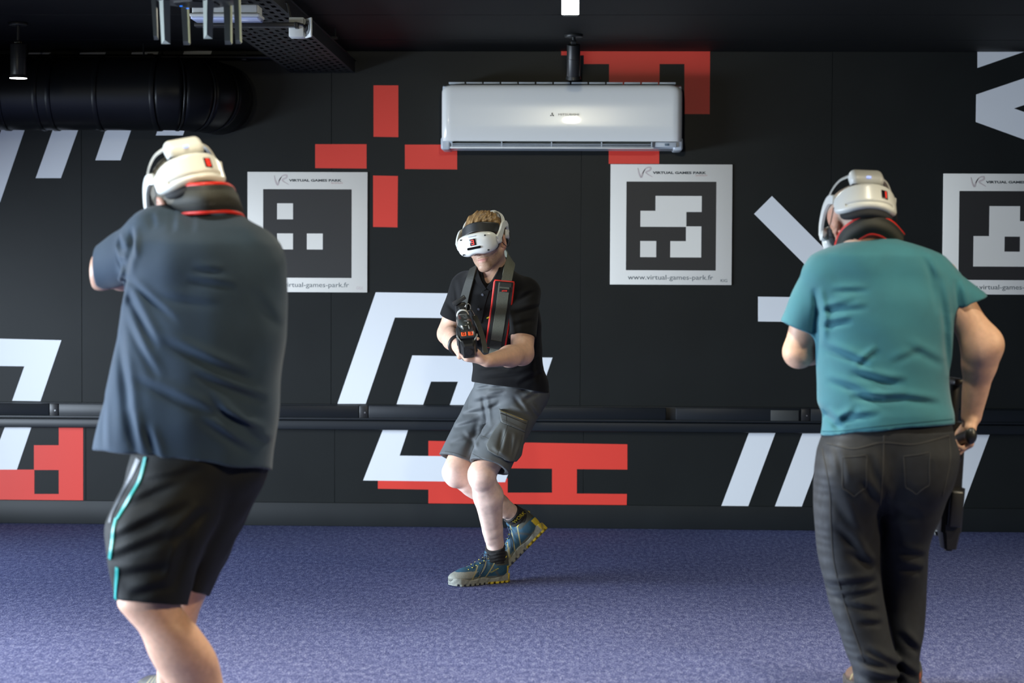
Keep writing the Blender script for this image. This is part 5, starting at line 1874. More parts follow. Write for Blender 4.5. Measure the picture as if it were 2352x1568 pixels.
fb.add(cone(eL + (wL - eL) * 0.35, wL, 0.047, 0.031), 0.02)
add_hand(fb, wL, V(0.55, 0.8, 0.1), V(0.6, -0.5, 0.3), -1, (45, 55, 35))
sR, eR, wR = U3(2158, 640, 0.03), U3(2257, 790, 0.02), U3(2231, 955, 0.09)
fb.add(cone(sR, eR, 0.063, 0.050), 0.03)
fb.add(ell(U3(2281, 790, -0.005), (0.020, 0.022, 0.026)), 0.025)
fb.add(ell(eR + V(-0.004, 0, -0.01), (0.050, 0.048, 0.055)), 0.03)
fb.add(flat_cone(eR + V(0, 0, -0.0), eR + (wR - eR) * 0.3, 0.053, 0.051, V(0, 1, 0), 0.9), 0.05)
fb.add(flat_cone(eR + (wR - eR) * 0.3, wR, 0.051, 0.034, V(0, 1, 0), 0.8), 0.02)
add_hand(fb, U3(2231, 962, 0.09), V(-0.10, -0.05, -1), V(-1, -0.1, 0.1), 1, (48, 62, 40), 1.0, thumb=(0.75, 0.5, 0.5))
jl = rows_px([(1060, 1900, 2020, 0, 0.09), (1120, 1892, 2010, 0, 0.09), (1250, 1894, 2000, 0, 0.08), (1345, 1910, 2010, .01, .07), (1450, 1936, 2030, -.01, .07), (1535, 1972, 2048, -.02, .055), (1604, 1985, 2045, -0.02, .050)], Y3)
jr = rows_px([(1060, 2050, 2160, 0, 0.09), (1120, 2050, 2150, 0.01, .09), (1270, 2034, 2112, .07, .07), (1450, 2054, 2106, .06, .06), (1535, 2058, 2104, .05, .055), (1604, 2062, 2104, .05, .048)], Y3)
fb.add(loft(jl, 2.1), 0.01)
fb.add(loft(jr, 2.1), 0.01)
fb.disp(waves(0.0004, 40, 4))
ht3 = head_tweaks(h3c, h3R, h3s, stubble=(0.40, 0.36, 0.32), scalp=(0.55, 0.50, 0.42))
br = U3(2262, 878, 0.0)


def tw3(v, c):
    c = ht3(v, c)
    d = np.sqrt(((v[:, 0] - br[0]) / 0.028) ** 2 + ((v[:, 2] - br[2]) / 0.040) ** 2)
    return blend(c, 0.22 * np.exp(-d ** 2) * (v[:, 1] < Y3 + 0.06), (0.28, 0.15, 0.14))


obj('body', sculpt('body', fb, 2, skin_cols(skin3, tw3)), M_SKIN, p3)
# sparse grey hair round the sides
g3, E3, C3 = at_head(h3c, h3R, h3s)
f = Field(h3c - 0.16, h3c + 0.19, 0.0035)
f.add(E3((0, -0.013, 0.046), (0.0785, 0.1005, 0.0875)))
f.keep(g3((0, 0.0, 0.012)), h3R @ V(0, 0.15, 1))
f.keep(g3((0, 0.030, 0.0)), h3R @ V(0, -1, 0.2))
f.keep(g3((0, 0.0, 0.098)), h3R @ V(0, -0.2, -1))
for s_ in (-1, 1):
    f.cut(E3((s_ * 0.092, 0.0, -0.010), (0.030, 0.034, 0.040)), 0.006)
obj('hair', sculpt('hair', f, 1, lambda v: np.tile(np.array((0.40, 0.33, 0.25)), (len(v), 1))), M_HAIRD, p3)

# teal t-shirt
M_TEALS = mat('teal cotton jersey', (0.022, 0.150, 0.190), rough=0.8, sheen=0.2, noise=0.10, nscale=12, bump=0.25, bscale=900)
f = Field((U(1790, 900, Y3)[0], Y3 - 0.25, U(1900, 1025, Y3)[2]), (U(2275, 900, Y3)[0], Y3 + 0.32, U(2000, 530, Y3)[2]), 0.0042)
f.add(loft(rows3, 2.15))
a, b = U3(1896, 650, 0.03), U3(1836, 765, 0.07)
f.add(clip(cone(a, b, 0.086, 0.073), U3(1838, 753, 0.07), nrm(V(0.36, -0.1, 1))), 0.035)
a, b = U3(2130, 648, 0.03), U3(2226, 707, 0.03)
f.add(clip(cone(a, b, 0.088, 0.067), U3(2222, 697, 0.03), nrm(V(-0.42, 0, 1))), 0.035)
hp, hn = hem_plane((1880, 1003), (2192, 972), Y3)
f.keep(hp, hn)
f.disp(waves(0.0022, 24, 21))
L = [((1872, 700), (1872, 790), 0.012, 0.012), ((1866, 660), (1880, 740), 0.010, 0.010), ((1868, 720), (1960, 690), 0.010, 0.005), ((1885, 715), (1985, 706), 0.010, 0.005), ((1880, 750), (1950, 735), 0.010, 0.006), ((1900, 670), (1985, 668), 0.009, 0.005),
     ((1880, 795), (1990, 840), 0.012, 0.008), ((1958, 840), (2010, 800), 0.010, 0.007), ((1940, 850), (2070, 875), 0.012, 0.009, -0.008), ((1990, 875), (2050, 880), 0.010, 0.005), ((1890, 870), (1990, 905), 0.012, 0.007), ((1940, 905), (2065, 912), 0.011, 0.012, -0.005), ((2020, 905), (2150, 925), 0.012, 0.008),
     ((1885, 940), (1925, 985), 0.011, 0.010), ((1905, 985), (1960, 930), 0.010, 0.006), ((1900, 960), (2010, 945), 0.010, 0.006), ((2140, 620), (2165, 760), 0.012, 0.008), ((2120, 600), (2145, 720), 0.012, 0.006), ((2160, 720), (2172, 860), 0.012, 0.008), ((2190, 640), (2200, 720), 0.012, 0.010), ((2100, 570), (2140, 650), 0.012, 0.005), ((2060, 790), (2160, 840), 0.014, 0.005), ((2030, 835), (2110, 800), 0.012, 0.004)]
add_creases(f, L, Y3)
me = sculpt('t_shirt', f, 2)
s3 = obj('t_shirt', me, M_TEALS, p3)
bv = bvh_of(me)
M_TEALD = mat('teal stitching', (0.014, 0.095, 0.12), rough=0.85)
obj('hem_seam', ribbon_mesh('hem_seam', drape(bv, [(1888, 990), (1930, 989), (2000, 980), (2080, 972), (2188, 962)], 50), 0.003, 0.0012, 0.0), M_TEALD, s3)

# black jeans
def jeans_mat():
    m = mat('faded black denim', (0.020, 0.021, 0.023), rough=0.85, attr=True, noise=0.3, nscale=40, bump=0.35, bscale=700)
    return m


M_JEAN = jeans_mat()
f = Field((U(1850, 1300, Y3)[0], Y3 - 0.24, 0.02), (U(2215, 1300, Y3)[0], Y3 + 0.32, U(2000, 955, Y3)[2]), 0.0045)
rl = rows_px([(1000, 1910, 2024, 0, .10), (1040, 1886, 2044, 0, .135), (1080, 1873, 2045, 0, .155), (1180, 1869, 2024, 0, .128), (1250, 1876, 2021, 0, .108), (1300, 1884, 2021, .0, .10), (1345, 1894, 2026, .01, .097), (1400, 1908, 2033, 0, .092), (1450, 1926, 2041, -.01, .087), (1500, 1944, 2056, -.02, .082), (1535, 1958, 2063, -.03, .077), (1590, 1966, 2060, -.03, .072)], Y3)
rr = rows_px([(1000, 2052, 2168, 0, .10), (1050, 2035, 2192, 0, .14), (1120, 2030, 2178, .01, .14), (1180, 2022, 2160, .03, .12), (1270, 2015, 2132, .07, .10), (1350, 2018, 2128, .09, .095), (1450, 2040, 2121, .06, .085), (1510, 2052, 2110, .05, .08), (1590, 2054, 2113, .04, .08)], Y3)
f.add(loft(rr, 2.2))
f.add(loft(rl, 2.2), 0.012)
f.add(loft(rows_px([(965, 1898, 2182, 0, .132), (1000, 1890, 2188, 0, .146), (1040, 1884, 2192, 0, .15), (1110, 1890, 2180, 0, .135), (1150, 1920, 2140, 0, .10), (1175, 1970, 2090, 0, 0.05)], Y3), 2.2), 0.05)
# seat
f.add(ell(U3(1975, 1085, -0.085), (0.085, 0.065, 0.10)), 0.05)
f.add(ell(U3(2105, 1085, -0.075), (0.080, 0.065, 0.10)), 0.05)
f.keep((0, 0, U(2000, 1592, Y3)[2]), (0, 0, 1))
f.disp(waves(0.0024, 28, 31))
L = [((1885, 1345), (2010, 1325), 0.013, 0.012), ((1900, 1365), (2020, 1350), 0.011, 0.009), ((1930, 1380), (2015, 1395), 0.010, 0.006), ((1960, 1420), (2025, 1425), 0.010, 0.006), ((1930, 1255), (2005, 1300), 0.014, 0.010), ((1905, 1190), (1990, 1290), 0.014, 0.009), ((1890, 1100), (1960, 1240), 0.016, 0.006),
     ((2010, 1100), (2030, 1240), 0.014, 0.010), ((1960, 1090), (2010, 1160), 0.014, 0.008), ((2030, 1150), (2110, 1190), 0.014, 0.008), ((1980, 1030), (2000, 1120), 0.014, 0.006), ((2055, 1300), (2130, 1315), 0.012, 0.010), ((2050, 1260), (2130, 1280), 0.012, 0.008),
     ((1960, 1500), (2060, 1535), 0.012, 0.012), ((1975, 1480), (2050, 1520), 0.011, 0.010), ((2020, 1500), (2110, 1560), 0.012, 0.010), ((1965, 1535), (2080, 1560), 0.012, 0.012), ((2060, 1450), (2110, 1500), 0.012, 0.010), ((1890, 1020), (1900, 1080), 0.010, 0.006), ((1905, 1010), (1925, 1100), 0.010, 0.006)]
add_creases(f, L, Y3)


def jcol(v):
    c = np.tile(np.array((0.008, 0.0095, 0.0125)), (len(v), 1))
    # worn pale along the outer seam of the left leg
    zs = np.array([r[0] for r in sorted(rl, key=lambda r: r[0])])
    xs_ = np.array([r[1] - r[2] for r in sorted(rl, key=lambda r: r[0])])
    e = v[:, 0] - np.interp(v[:, 2], zs, xs_)
    pk = 0.5 + 0.5 * np.sin(v[:, 2] * 190 + 2 * np.sin(v[:, 2] * 37))
    c = blend(c, np.exp(-((e - 0.018) / 0.022) ** 2) * (0.25 + 0.35 * pk) * (v[:, 1] < Y3 + 0.08), (0.070, 0.076, 0.088))
    return c


me = sculpt('jeans', f, 2, jcol)
j3 = obj('jeans', me, M_JEAN, p3)
bv = bvh_of(me)
M_SEAM = mat('dark denim seam', (0.030, 0.030, 0.030), rough=0.9)
for pth in ([(1888, 1030), (1905, 1120), (1908, 1200), (1915, 1290), (1935, 1370), (1960, 1450), (1985, 1520)], [(2030, 1000), (2028, 1080), (2022, 1160)], [(2180, 1000), (2182, 1060), (2165, 1140)],
            [(1900, 1018), (1960, 1030), (2025, 1016), (2100, 1020), (2180, 1000)]):
    obj('seam', ribbon_mesh('seam', drape(bv, pth, 50), 0.005, 0.0016, 0.0), M_SEAM, j3)
for pth in ([(1935, 1050), (1935, 1120), (1962, 1140), (1990, 1118), (1990, 1046), (1935, 1050)], [(2075, 1048), (2080, 1118), (2105, 1135), (2135, 1112), (2135, 1040), (2075, 1048)]):
    pts = []
    for a, b in zip(pth[:-1], pth[1:]):
        pts += [(a[0] + (b[0] - a[0]) * t, a[1] + (b[1] - a[1]) * t) for t in (0, 0.33, 0.66)]
    obj('pocket_stitching', ribbon_mesh('pocket_stitching', drape(bv, pts + [pth[-1]], 60), 0.004, 0.0014, 0.0), M_SEAM, j3)
sm3 = shoe_meshes(((0.14, 0.075, 0.04), (0.05, 0.04, 0.035), (0.12, 0.065, 0.04), (0.45, 0.10, 0.04)), h=0.005, lugs=False)
for (px, dy, yw) in ((2013, -0.02, 12), (2084, 0.05, -4)):
    q = U(px, 1600, Y3 + dy)
    Rz_ = frame(yw, 0, 0)
    shoe(M44(Rz_, V(q[0], q[1], 0.0) - Rz_ @ V(0, 0.05, 0)), sm3, p3, None, laces=False)

headset(M44(h3R, h3c, h3s), 'white headset worn by the balding man in the teal t-shirt', '1')
neck_sling(p3, [U3(1926, 608, 0.12), U3(1938, 572, 0.05), U3(1949, 544, 0.00), U3(1971, 526, -0.034), U3(1996, 516, -0.046), U3(2022, 519, -0.040), U3(2045, 532, 0.00), U3(2066, 556, 0.08)],
           [V(-0.5, -0.2, 1), V(-0.9, -0.2, 0.8), V(-0.7, -0.15, 0.9), V(-0.35, -0.1, 1), V(-0.08, 0.0, 1), V(0.15, 0, 1), V(0.3, 0, 1), V(0.4, 0, 1)], 0.056, M_PADK,
           'padded black sling with red piping round the neck of the man in the teal t-shirt', piping=0.006)
# gun held upside down at the right hip
gt, gb = U3(2209, 868, 0.13), U3(2177, 1262, 0.15)
gy = nrm(gb - gt)
gz = nrm(np.cross(np.cross(gy, V(-0.25, 1, 0)), gy))
gx = np.cross(gy, gz)
Rg = np.stack([gx, gy, gz], 1)
game_gun(M44(Rg, gt + gy * 0.205), 'game gun pointing down in the right hand of the man in the teal t-shirt', '01')
# ================================================================== middle player, facing the camera
Y2 = float(floor_pt(1110, 1345)[1])
U2 = lambda x, y, d: U(x, y, Y2 + d)
p2 = empty('person', tuple(floor_pt(1110, 1345)), label='man in black polo shirt and grey cargo shorts stepping towards the camera with a gun', cat='person')
h2c = U2(1117, 560, -0.28)
h2R = frame(164, -5, 11)
h2s = 0.92
skin2 = (0.64, 0.40, 0.29)
rows2 = rows_px([(606, 1104, 1158, -0.19, 0.065), (622, 1082, 1182, -0.20, 0.09), (645, 1060, 1212, -0.19, 0.115), (690, 1050, 1236, -0.16, 0.12), (740, 1052, 1243, -0.12, 0.115), (790, 1068, 1244, -0.08, 0.115),
                 (840, 1086, 1248, -0.03, 0.12), (880, 1083, 1259, 0.01, 0.125), (915, 1084, 1262, 0.03, 0.122)], Y2)
# gun pose
gs, gm = U2(1060, 741, -0.22), U2(1077, 804, -0.80)
gy = nrm(gm - gs)
gz = nrm(np.cross(np.cross(gy, V(-0.10, 0, 1)), gy))
gx = np.cross(gy, gz)
Rg2 = np.stack([gx, gy, gz], 1)
go = gs + gy * 0.25
G2 = lambda x, y, z: go + Rg2 @ V(x, y, z)

lo = np.array([U2(995, 900, 0)[0], Y2 - 0.80, -0.01])
hi = np.array([U2(1290, 900, 0)[0], Y2 + 0.45, U2(1110, 470, 0)[2] + 0.02])
fb = Field(lo, hi, 0.0036)
g2 = add_head(fb, h2c, h2R, h2s)
add_neck(fb, h2c, h2R, h2s, U2(1136, 645, -0.17), 0.058, 0.070)
fb.add(loft(rows2[1:-2], 2.2, -0.018), 0.03)
# left arm (picture right), forearm across to the fore grip
palm = G2(-0.004, 0.215, -0.062)
fdL = nrm(V(-0.97, -0.10, 0.10))
wL = palm - fdL * 0.070
sL, eL = U2(1204, 680, -0.18), U2(1199, 812, -0.38)
fb.add(cone(sL, eL, 0.056, 0.047), 0.03)
fb.add(flat_cone(eL, eL + (wL - eL) * 0.35, 0.046, 0.047, V(0, 0, 1), 0.95), 0.02)
fb.add(flat_cone(eL + (wL - eL) * 0.35, wL, 0.047, 0.029, V(0, 0, 1), 0.85), 0.02)
add_hand(fb, wL, fdL, V(-0.1, 0.0, 1), -1, ((38, 62, 45), (42, 64, 45), (44, 66, 45), (46, 66, 45)), 0.98, thumb=(0.55, 0.55, 0.65))
# right arm (picture left), hand on the pistol grip
gp = G2(0, -0.012, -0.045)
fdR = nrm(V(0.10, -1, -0.15))
wR = gp + V(-0.030, 0.055, -0.012)
sR, eR = U2(1066, 668, -0.15), U2(1031, 766, -0.12)
fb.add(cone(sR, eR, 0.056, 0.047), 0.03)
fb.add(flat_cone(eR, eR + (wR - eR) * 0.4, 0.046, 0.046, V(0, 0, 1), 1.0), 0.02)
fb.add(flat_cone(eR + (wR - eR) * 0.4, wR, 0.046, 0.030, V(1, 0, 0), 0.85), 0.02)
add_hand(fb, wR, fdR, V(1, 0.1, -0.05), 1, ((40, 60, 45), (55, 65, 45), (55, 68, 45), (55, 68, 45)), 0.96, thumb=(0.45, 0.45, 0.75))
# where the shoes stand
fF = V(-0.82, -0.57, 0)
Rf = frame(125, 0, 0)
hf = floor_pt(1160, 1335)
fB = nrm(V(-0.69, -0.16, -0.70))
upB = nrm(np.cross(V(0.12, 1, 0), fB))
Rb_ = np.stack([np.cross(fB, upB), fB, upB], 1)
hb = U2(1252, 1219, 0.21)
# legs
hL, kL, aL = U2(1203, 915, 0.05), U2(1106, 1088, -0.13), V(hf[0], hf[1], 0.0) + Rf @ V(0, 0.046, 0.135)
hR, kR, aR = U2(1130, 915, 0.15), U2(1044, 1084, 0.0), hb + Rb_ @ V(0, 0.044, 0.125)
for h_, k_, a_, s_ in ((hR, kR, aR, 0.95), (hL, kL, aL, 1.0)):
    fb.add(cone(h_, k_, 0.080 * s_, 0.058 * s_), 0.01)
    d_ = nrm(a_ - k_)
    fwd = nrm(V(-0.6, -0.8, 0) - d_ * (V(-0.6, -0.8, 0) @ d_))
    fb.add(ell(k_ + fwd * 0.016 + d_ * 0.006, (0.038 * s_, 0.038 * s_, 0.050 * s_)), 0.025)
    c1 = k_ + (a_ - k_) * 0.30 - fwd * 0.014
    fb.add(cone(k_ + d_ * 0.03, c1, 0.054 * s_, 0.062 * s_), 0.02)
    fb.add(cone(c1, k_ + (a_ - k_) * 0.70 - fwd * 0.004, 0.062 * s_, 0.044 * s_), 0.02)
    fb.add(cone(k_ + (a_ - k_) * 0.70 - fwd * 0.004, a_, 0.044 * s_, 0.037 * s_), 0.01)
    fb.add(cone(k_ + fwd * 0.030 + d_ * 0.08, k_ + (a_ - k_) * 0.8 + fwd * 0.026, 0.022, 0.016), 0.02)   # shin bone
# feet inside the shoes
for o_, R_, a_ in ((V(hf[0], hf[1], 0.0), Rf, aL), (hb, Rb_, aR)):
    fb.add(cone(a_, o_ + R_ @ V(0, 0.046, 0.07), 0.036, 0.030), 0.01)
    fb.add(cone(o_ + R_ @ V(0, 0.046, 0.06), o_ + R_ @ V(0, 0.20, 0.034), 0.028, 0.016), 0.01)
fb.disp(waves(0.0004, 40, 8))
ht2 = head_tweaks(h2c, h2R, h2s, stubble=(0.20, 0.13, 0.08))


def tw2(v, c):
    c = ht2(v, c)
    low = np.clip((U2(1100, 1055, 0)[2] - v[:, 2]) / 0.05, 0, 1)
    c = blend(c, low * 0.8, (0.80, 0.60, 0.52))            # lower legs painted paler, the low daylight put into the skin colour
    knee = np.exp(-np.minimum(np.linalg.norm(v - kL, axis=1), np.linalg.norm(v - kR, axis=1)) ** 2 / 0.06 ** 2)
    return blend(c, knee * 0.25, (0.66, 0.36, 0.28))


obj('body', sculpt('body', fb, 2, skin_cols(skin2, tw2)), M_SKIN, p2)

# hair: short, tousled
g2, E2, C2 = at_head(h2c, h2R, h2s)
f = Field(h2c - 0.16, h2c + 0.20, 0.0026)
f.add(E2((0, -0.004, 0.052), (0.090, 0.108, 0.100)))
f.add(E2((0, -0.045, 0.0), (0.070, 0.058, 0.075)), 0.02)
f.keep(g2((0, 0.070, 0.092)), h2R @ V(0.10, -0.85, 1))
f.keep(g2((0, 0.040, 0.0)), h2R @ V(0, -1, 0.5))
f.keep(g2((0, 0.0, -0.055)), h2R @ V(0, 0.3, 1))
for s_ in (-1, 1):
    f.cut(E2((s_ * 0.094, 0.008, -0.012), (0.032, 0.034, 0.038)), 0.006)
ph = np.random.RandomState(3)


def tuft(X, Y, Z):
    q = [(X - F32(h2c[0])) * F32(h2R[0][i]) + (Y - F32(h2c[1])) * F32(h2R[1][i]) + (Z - F32(h2c[2])) * F32(h2R[2][i]) for i in range(3)]
    t = 0
    for k in range(7):
        a = ph.uniform(-0.5, 0.5)
        kk = ph.uniform(180, 420)
        t = t + np.sin((q[0] * F32(math.cos(a)) + q[2] * F32(0.5) + q[1] * F32(math.sin(a))) * F32(kk) + F32(ph.uniform(0, 6)) + F32(1.5) * np.sin(q[1] * F32(60) + k))
    return t * F32(0.0013)


f.disp(tuft)


def hcol(v):
    q = (v - h2c) @ h2R
    t = np.sin(q[:, 0] * 520 + 4 * np.sin(q[:, 1] * 70) + q[:, 2] * 150) * 0.5 + 0.5
    u = np.sin(q[:, 0] * 210 + q[:, 1] * 90 + 2) * 0.5 + 0.5
    c = np.tile(np.array((0.115, 0.062, 0.024)), (len(v), 1))
    return blend(c, t * 0.5 + u * 0.35, (0.44, 0.28, 0.12))


obj('hair', sculpt('hair', f, 1, hcol), M_HAIRB, p2)

# polo shirt
M_POLO = mat('black pique cotton', (0.0065, 0.0065, 0.007), rough=0.85, spec=0.2, sheen=0.05, noise=0.15, nscale=12, bump=0.3, bscale=1100)
f = Field((U2(1005, 800, 0)[0], Y2 - 0.46, U2(1100, 935, 0)[2]), (U2(1275, 800, 0)[0], Y2 + 0.20, U2(1130, 585, 0)[2]), 0.0034)
f.add(loft(rows2, 2.2))
a, b = U2(1204, 674, -0.175), U2(1198, 775, -0.325)
f.add(clip(cone(a, b + (b - a) * 0.1, 0.072, 0.058), U2(1196, 774, -0.325), nrm(a - b + V(0.0, -0.06, 0.05))), 0.02)
a, b = U2(1074, 662, -0.15), U2(1041, 738, -0.13)
f.add(clip(cone(a, b, 0.074, 0.062), U2(1036, 728, -0.13), nrm(sR - eR)), 0.03)
hp, hn = hem_plane((1083, 876), (1262, 902), Y2)
f.keep(hp, hn)
# neck opening
f.cut(flat_cone(U2(1128, 600, -0.29), U2(1118, 655, -0.30), 0.046, 0.006, V(0, 1, 0), 1.6), 0.004)
f.cut(cone(U2(1133, 590, -0.20), U2(1133, 618, -0.19), 0.062, 0.060), 0.004)
f.disp(waves(0.0018, 30, 41))
L = [((1190, 690), (1235, 665), 0.010, 0.006), ((1178, 720), (1245, 700), 0.010, 0.008), ((1175, 745), (1235, 730), 0.010, 0.006), ((1165, 690), (1180, 775), 0.010, 0.010), ((1080, 700), (1085, 780), 0.009, 0.007), ((1100, 850), (1200, 835), 0.010, 0.008), ((1110, 868), (1230, 855), 0.010, 0.008),
     ((1190, 880), (1255, 850), 0.011, 0.008), ((1170, 850), (1245, 815), 0.011, 0.007), ((1225, 790), (1240, 880), 0.010, 0.006), ((1120, 840), (1180, 845), 0.008, 0.005), ((1030, 690), (1060, 720), 0.010, 0.007), ((1050, 640), (1062, 710), 0.010, 0.006)]
add_creases(f, L, Y2, Y2 - 0.02)
me = sculpt('polo_shirt', f, 1)
polo = obj('polo_shirt', me, M_POLO, p2)
bvp = bvh_of(me)
M_POLOC = mat('black ribbed collar', (0.008, 0.008, 0.0085), rough=0.85, spec=0.2, bump=0.4, bscale=1500)
for pth, w in (([(1158, 592), (1155, 615), (1143, 640), (1122, 664)], 0.036), ([(1092, 606), (1093, 625), (1101, 646), (1114, 665)], 0.030)):
    obj('collar', ribbon_mesh('collar', drape(bvp, pth, 24), w, 0.006, 0.001, lambda t: 1 - 0.35 * t), M_POLOC, polo)
obj('placket', ribbon_mesh('placket', drape(bvp, [(1116, 664), (1106, 700), (1098, 740)], 20), 0.030, 0.003, 0.0), M_POLOC, polo)
for px, py in ((1109, 676), (1100, 709)):
    (p_, n_), = drape(bvp, [(px, py), (px + 0.3, py + 0.3)], 2)[:1]
    obj('button', cyl_mesh('button', p_ + n_ * 0.002, p_ + n_ * 0.0055, 0.0055, n=18, bevel=0.0008), mat('grey button', (0.10, 0.11, 0.14), 0.3), polo)
for pth in ([(1168, 767), (1195, 771), (1222, 772)],):
    obj('seam', ribbon_mesh('seam', drape(bvp, pth, 24), 0.003, 0.0014, 0.0), M_POLOC, polo)
(p_, n_), = drape(bvp, [(1122, 728), (1123, 728)], 2)[:1]
obj('pen_clip', box_mesh('pen_clip', p_ + n_ * 0.003, (0.016, 0.003, 0.005), R=Matrix.Rotation(-0.5, 3, 'Y')), mat('yellow pen', (0.6, 0.6, 0.03), 0.4), polo)

# cargo shorts
M_CARGO = mat('grey ripstop cotton', (0.082, 0.090, 0.094), rough=0.7, noise=0.12, nscale=14, bump=0.3, bscale=900)
M_CARGO2 = mat('grey pocket cotton', (0.078, 0.083, 0.078), rough=0.7, noise=0.15, nscale=18, bump=0.3, bscale=900)
f = Field((U2(1000, 1000, 0)[0], Y2 - 0.36, U2(1100, 1110, 0)[2]), (U2(1280, 1000, 0)[0], Y2 + 0.36, U2(1130, 848, 0)[2]), 0.0034)
la, lb = U2(1204, 905, 0.03), U2(1118, 1082, -0.16)
ra, rb = U2(1136, 905, 0.13), U2(1046, 1060, 0.01)
axL, axR = nrm(lb - la), nrm(rb - ra)
f.add(loft(rows_px([(864, 1094, 1248, 0.02, 0.112), (880, 1089, 1254, 0.025, 0.118), (905, 1083, 1261, 0.04, 0.135), (935, 1085, 1250, 0.06, 0.13), (965, 1100, 1225, 0.07, 0.10)], Y2), 2.2))
f.add(clip(cone(ra, rb + axR * 0.05, 0.098, 0.074), U2(1046, 1053, 0.01), -nrm(axR + V(0.10, 0, -0.45))), 0.03)
f.add(clip(cone(la, lb + axL * 0.05, 0.102, 0.082), U2(1119, 1070, -0.15), -nrm(axL + V(0.05, 0, -0.25))), 0.02)
f.disp(waves(0.0022, 30, 51))
L = [((1150, 960), (1112, 1010), 0.010, 0.006), ((1145, 985), (1108, 1000), 0.008, 0.006), ((1060, 990), (1100, 1030), 0.010, 0.004), ((1215, 925), (1235, 960), 0.009, 0.007), ((1180, 905), (1215, 950), 0.009, 0.006), ((1090, 893), (1130, 885), 0.007, 0.005), ((1085, 925), (1160, 905), 0.010, 0.007), ((1060, 955), (1120, 940), 0.010, 0.008), ((1040, 985), (1105, 965), 0.010, 0.008), ((1035, 1020), (1085, 1005), 0.010, 0.005), ((1110, 905), (1120, 975), 0.010, 0.010), ((1100, 965), (1070, 1050), 0.012, 0.012), ((1125, 890), (1165, 885), 0.008, 0.006),
     ((1120, 905), (1165, 897), 0.007, 0.005), ((1115, 940), (1150, 925), 0.009, 0.007), ((1175, 880), (1240, 905), 0.010, 0.008), ((1185, 900), (1230, 885), 0.008, 0.006), ((1200, 920), (1245, 895), 0.010, 0.007), ((1170, 935), (1225, 955), 0.010, 0.006), ((1085, 1000), (1110, 985), 0.010, 0.006)]
add_creases(f, L, Y2, Y2 + 0.1)
f.cut(clip(cone(lb - axL * 0.08, lb + axL * 0.2, 0.070, 0.066), lb - axL * 0.06, axL), 0.004)
f.cut(clip(cone(rb - axR * 0.08, rb + axR * 0.2, 0.058, 0.056), rb - axR * 0.06, axR), 0.004)
me = sculpt('cargo_shorts', f, 1)
cargo = obj('cargo_shorts', me, M_CARGO, p2)
bvc = bvh_of(me)


def patch(name, poly, inf, m, parent, cr=()):
    """raised cloth piece on the left leg, cut to a picture outline"""
    f = Field((U2(1090, 1000, 0)[0], Y2 - 0.40, U2(1100, 1085, 0)[2]), (U2(1245, 1000, 0)[0], Y2 + 0.10, U2(1130, 915, 0)[2]), 0.0032)
    f.add(cone(la, lb + axL * 0.05, 0.102 + inf, 0.082 + inf))
    cen = np.mean([U2(x, y, 0) for x, y in poly], 0)
    for a, b in zip(poly, poly[1:] + poly[:1]):
        A, B = U2(a[0], a[1], -0.1), U2(b[0], b[1], -0.1)
        n = nrm(np.cross(B - A, (A + B) / 2 - CAM))
        if n @ (cen - A) < 0:
            n = -n
        f.keep(A, n)
    f.keep((0, Y2 - 0.01, 0), (0.25, -1, 0))
    f.disp(waves(0.0012, 60, 61))
    add_creases(f, cr, Y2, Y2 + 0.1)
    me = sculpt(name, f, 2)
    return obj(name, me, m, parent), me


pk, pme = patch('cargo_pocket', [(1150, 968), (1207, 992), (1198, 1045), (1186, 1060), (1160, 1058), (1120, 1034), (1116, 1022), (1135, 985)], 0.022, M_CARGO2, cargo,
                [((1160, 975), (1150, 1030), 0.009, 0.008), ((1178, 985), (1172, 1040), 0.010, 0.008), ((1130, 1020), (1175, 1050), 0.009, 0.006), ((1190, 1000), (1180, 1045), 0.008, 0.005)])
fl, fme = patch('pocket_flap', [(1145, 937), (1214, 965), (1206, 993), (1152, 969)], 0.028, M_CARGO2, pk)
bvf = bvh_of(fme)
M_ZIP = mat('brass zip', (0.32, 0.25, 0.10), rough=0.35, metal=0.8)
for o_ in (0, 6):
    obj('zip', ribbon_mesh('zip', drape(bvf, [(1150, 943 + o_), (1180, 955 + o_), (1209, 967 + o_)], 24), 0.003, 0.002, 0.0), M_ZIP if o_ == 0 else M_BLACK, pk)
M_STI = mat('dark stitching', (0.055, 0.057, 0.052), rough=0.9)
bvk = bvh_of(pme)
for b_, pth in ((bvk, [(1165, 975), (1155, 1010), (1142, 1042)]), (bvk, [(1200, 998), (1192, 1030), (1182, 1054)]), (bvf, [(1153, 963), (1180, 975), (1205, 987)]), (bvf, [(1162, 945), (1162, 956), (1163, 970)]),
                (bvc, [(1082, 1040), (1110, 1055), (1150, 1075)]), (bvc, [(1022, 1036), (1045, 1040), (1070, 1049)]), (bvc, [(1105, 1000), (1128, 1010)])):
    obj('stitching', ribbon_mesh('stitching', drape(b_, pth, 24), 0.0020, 0.0010, 0.0), M_STI, cargo)

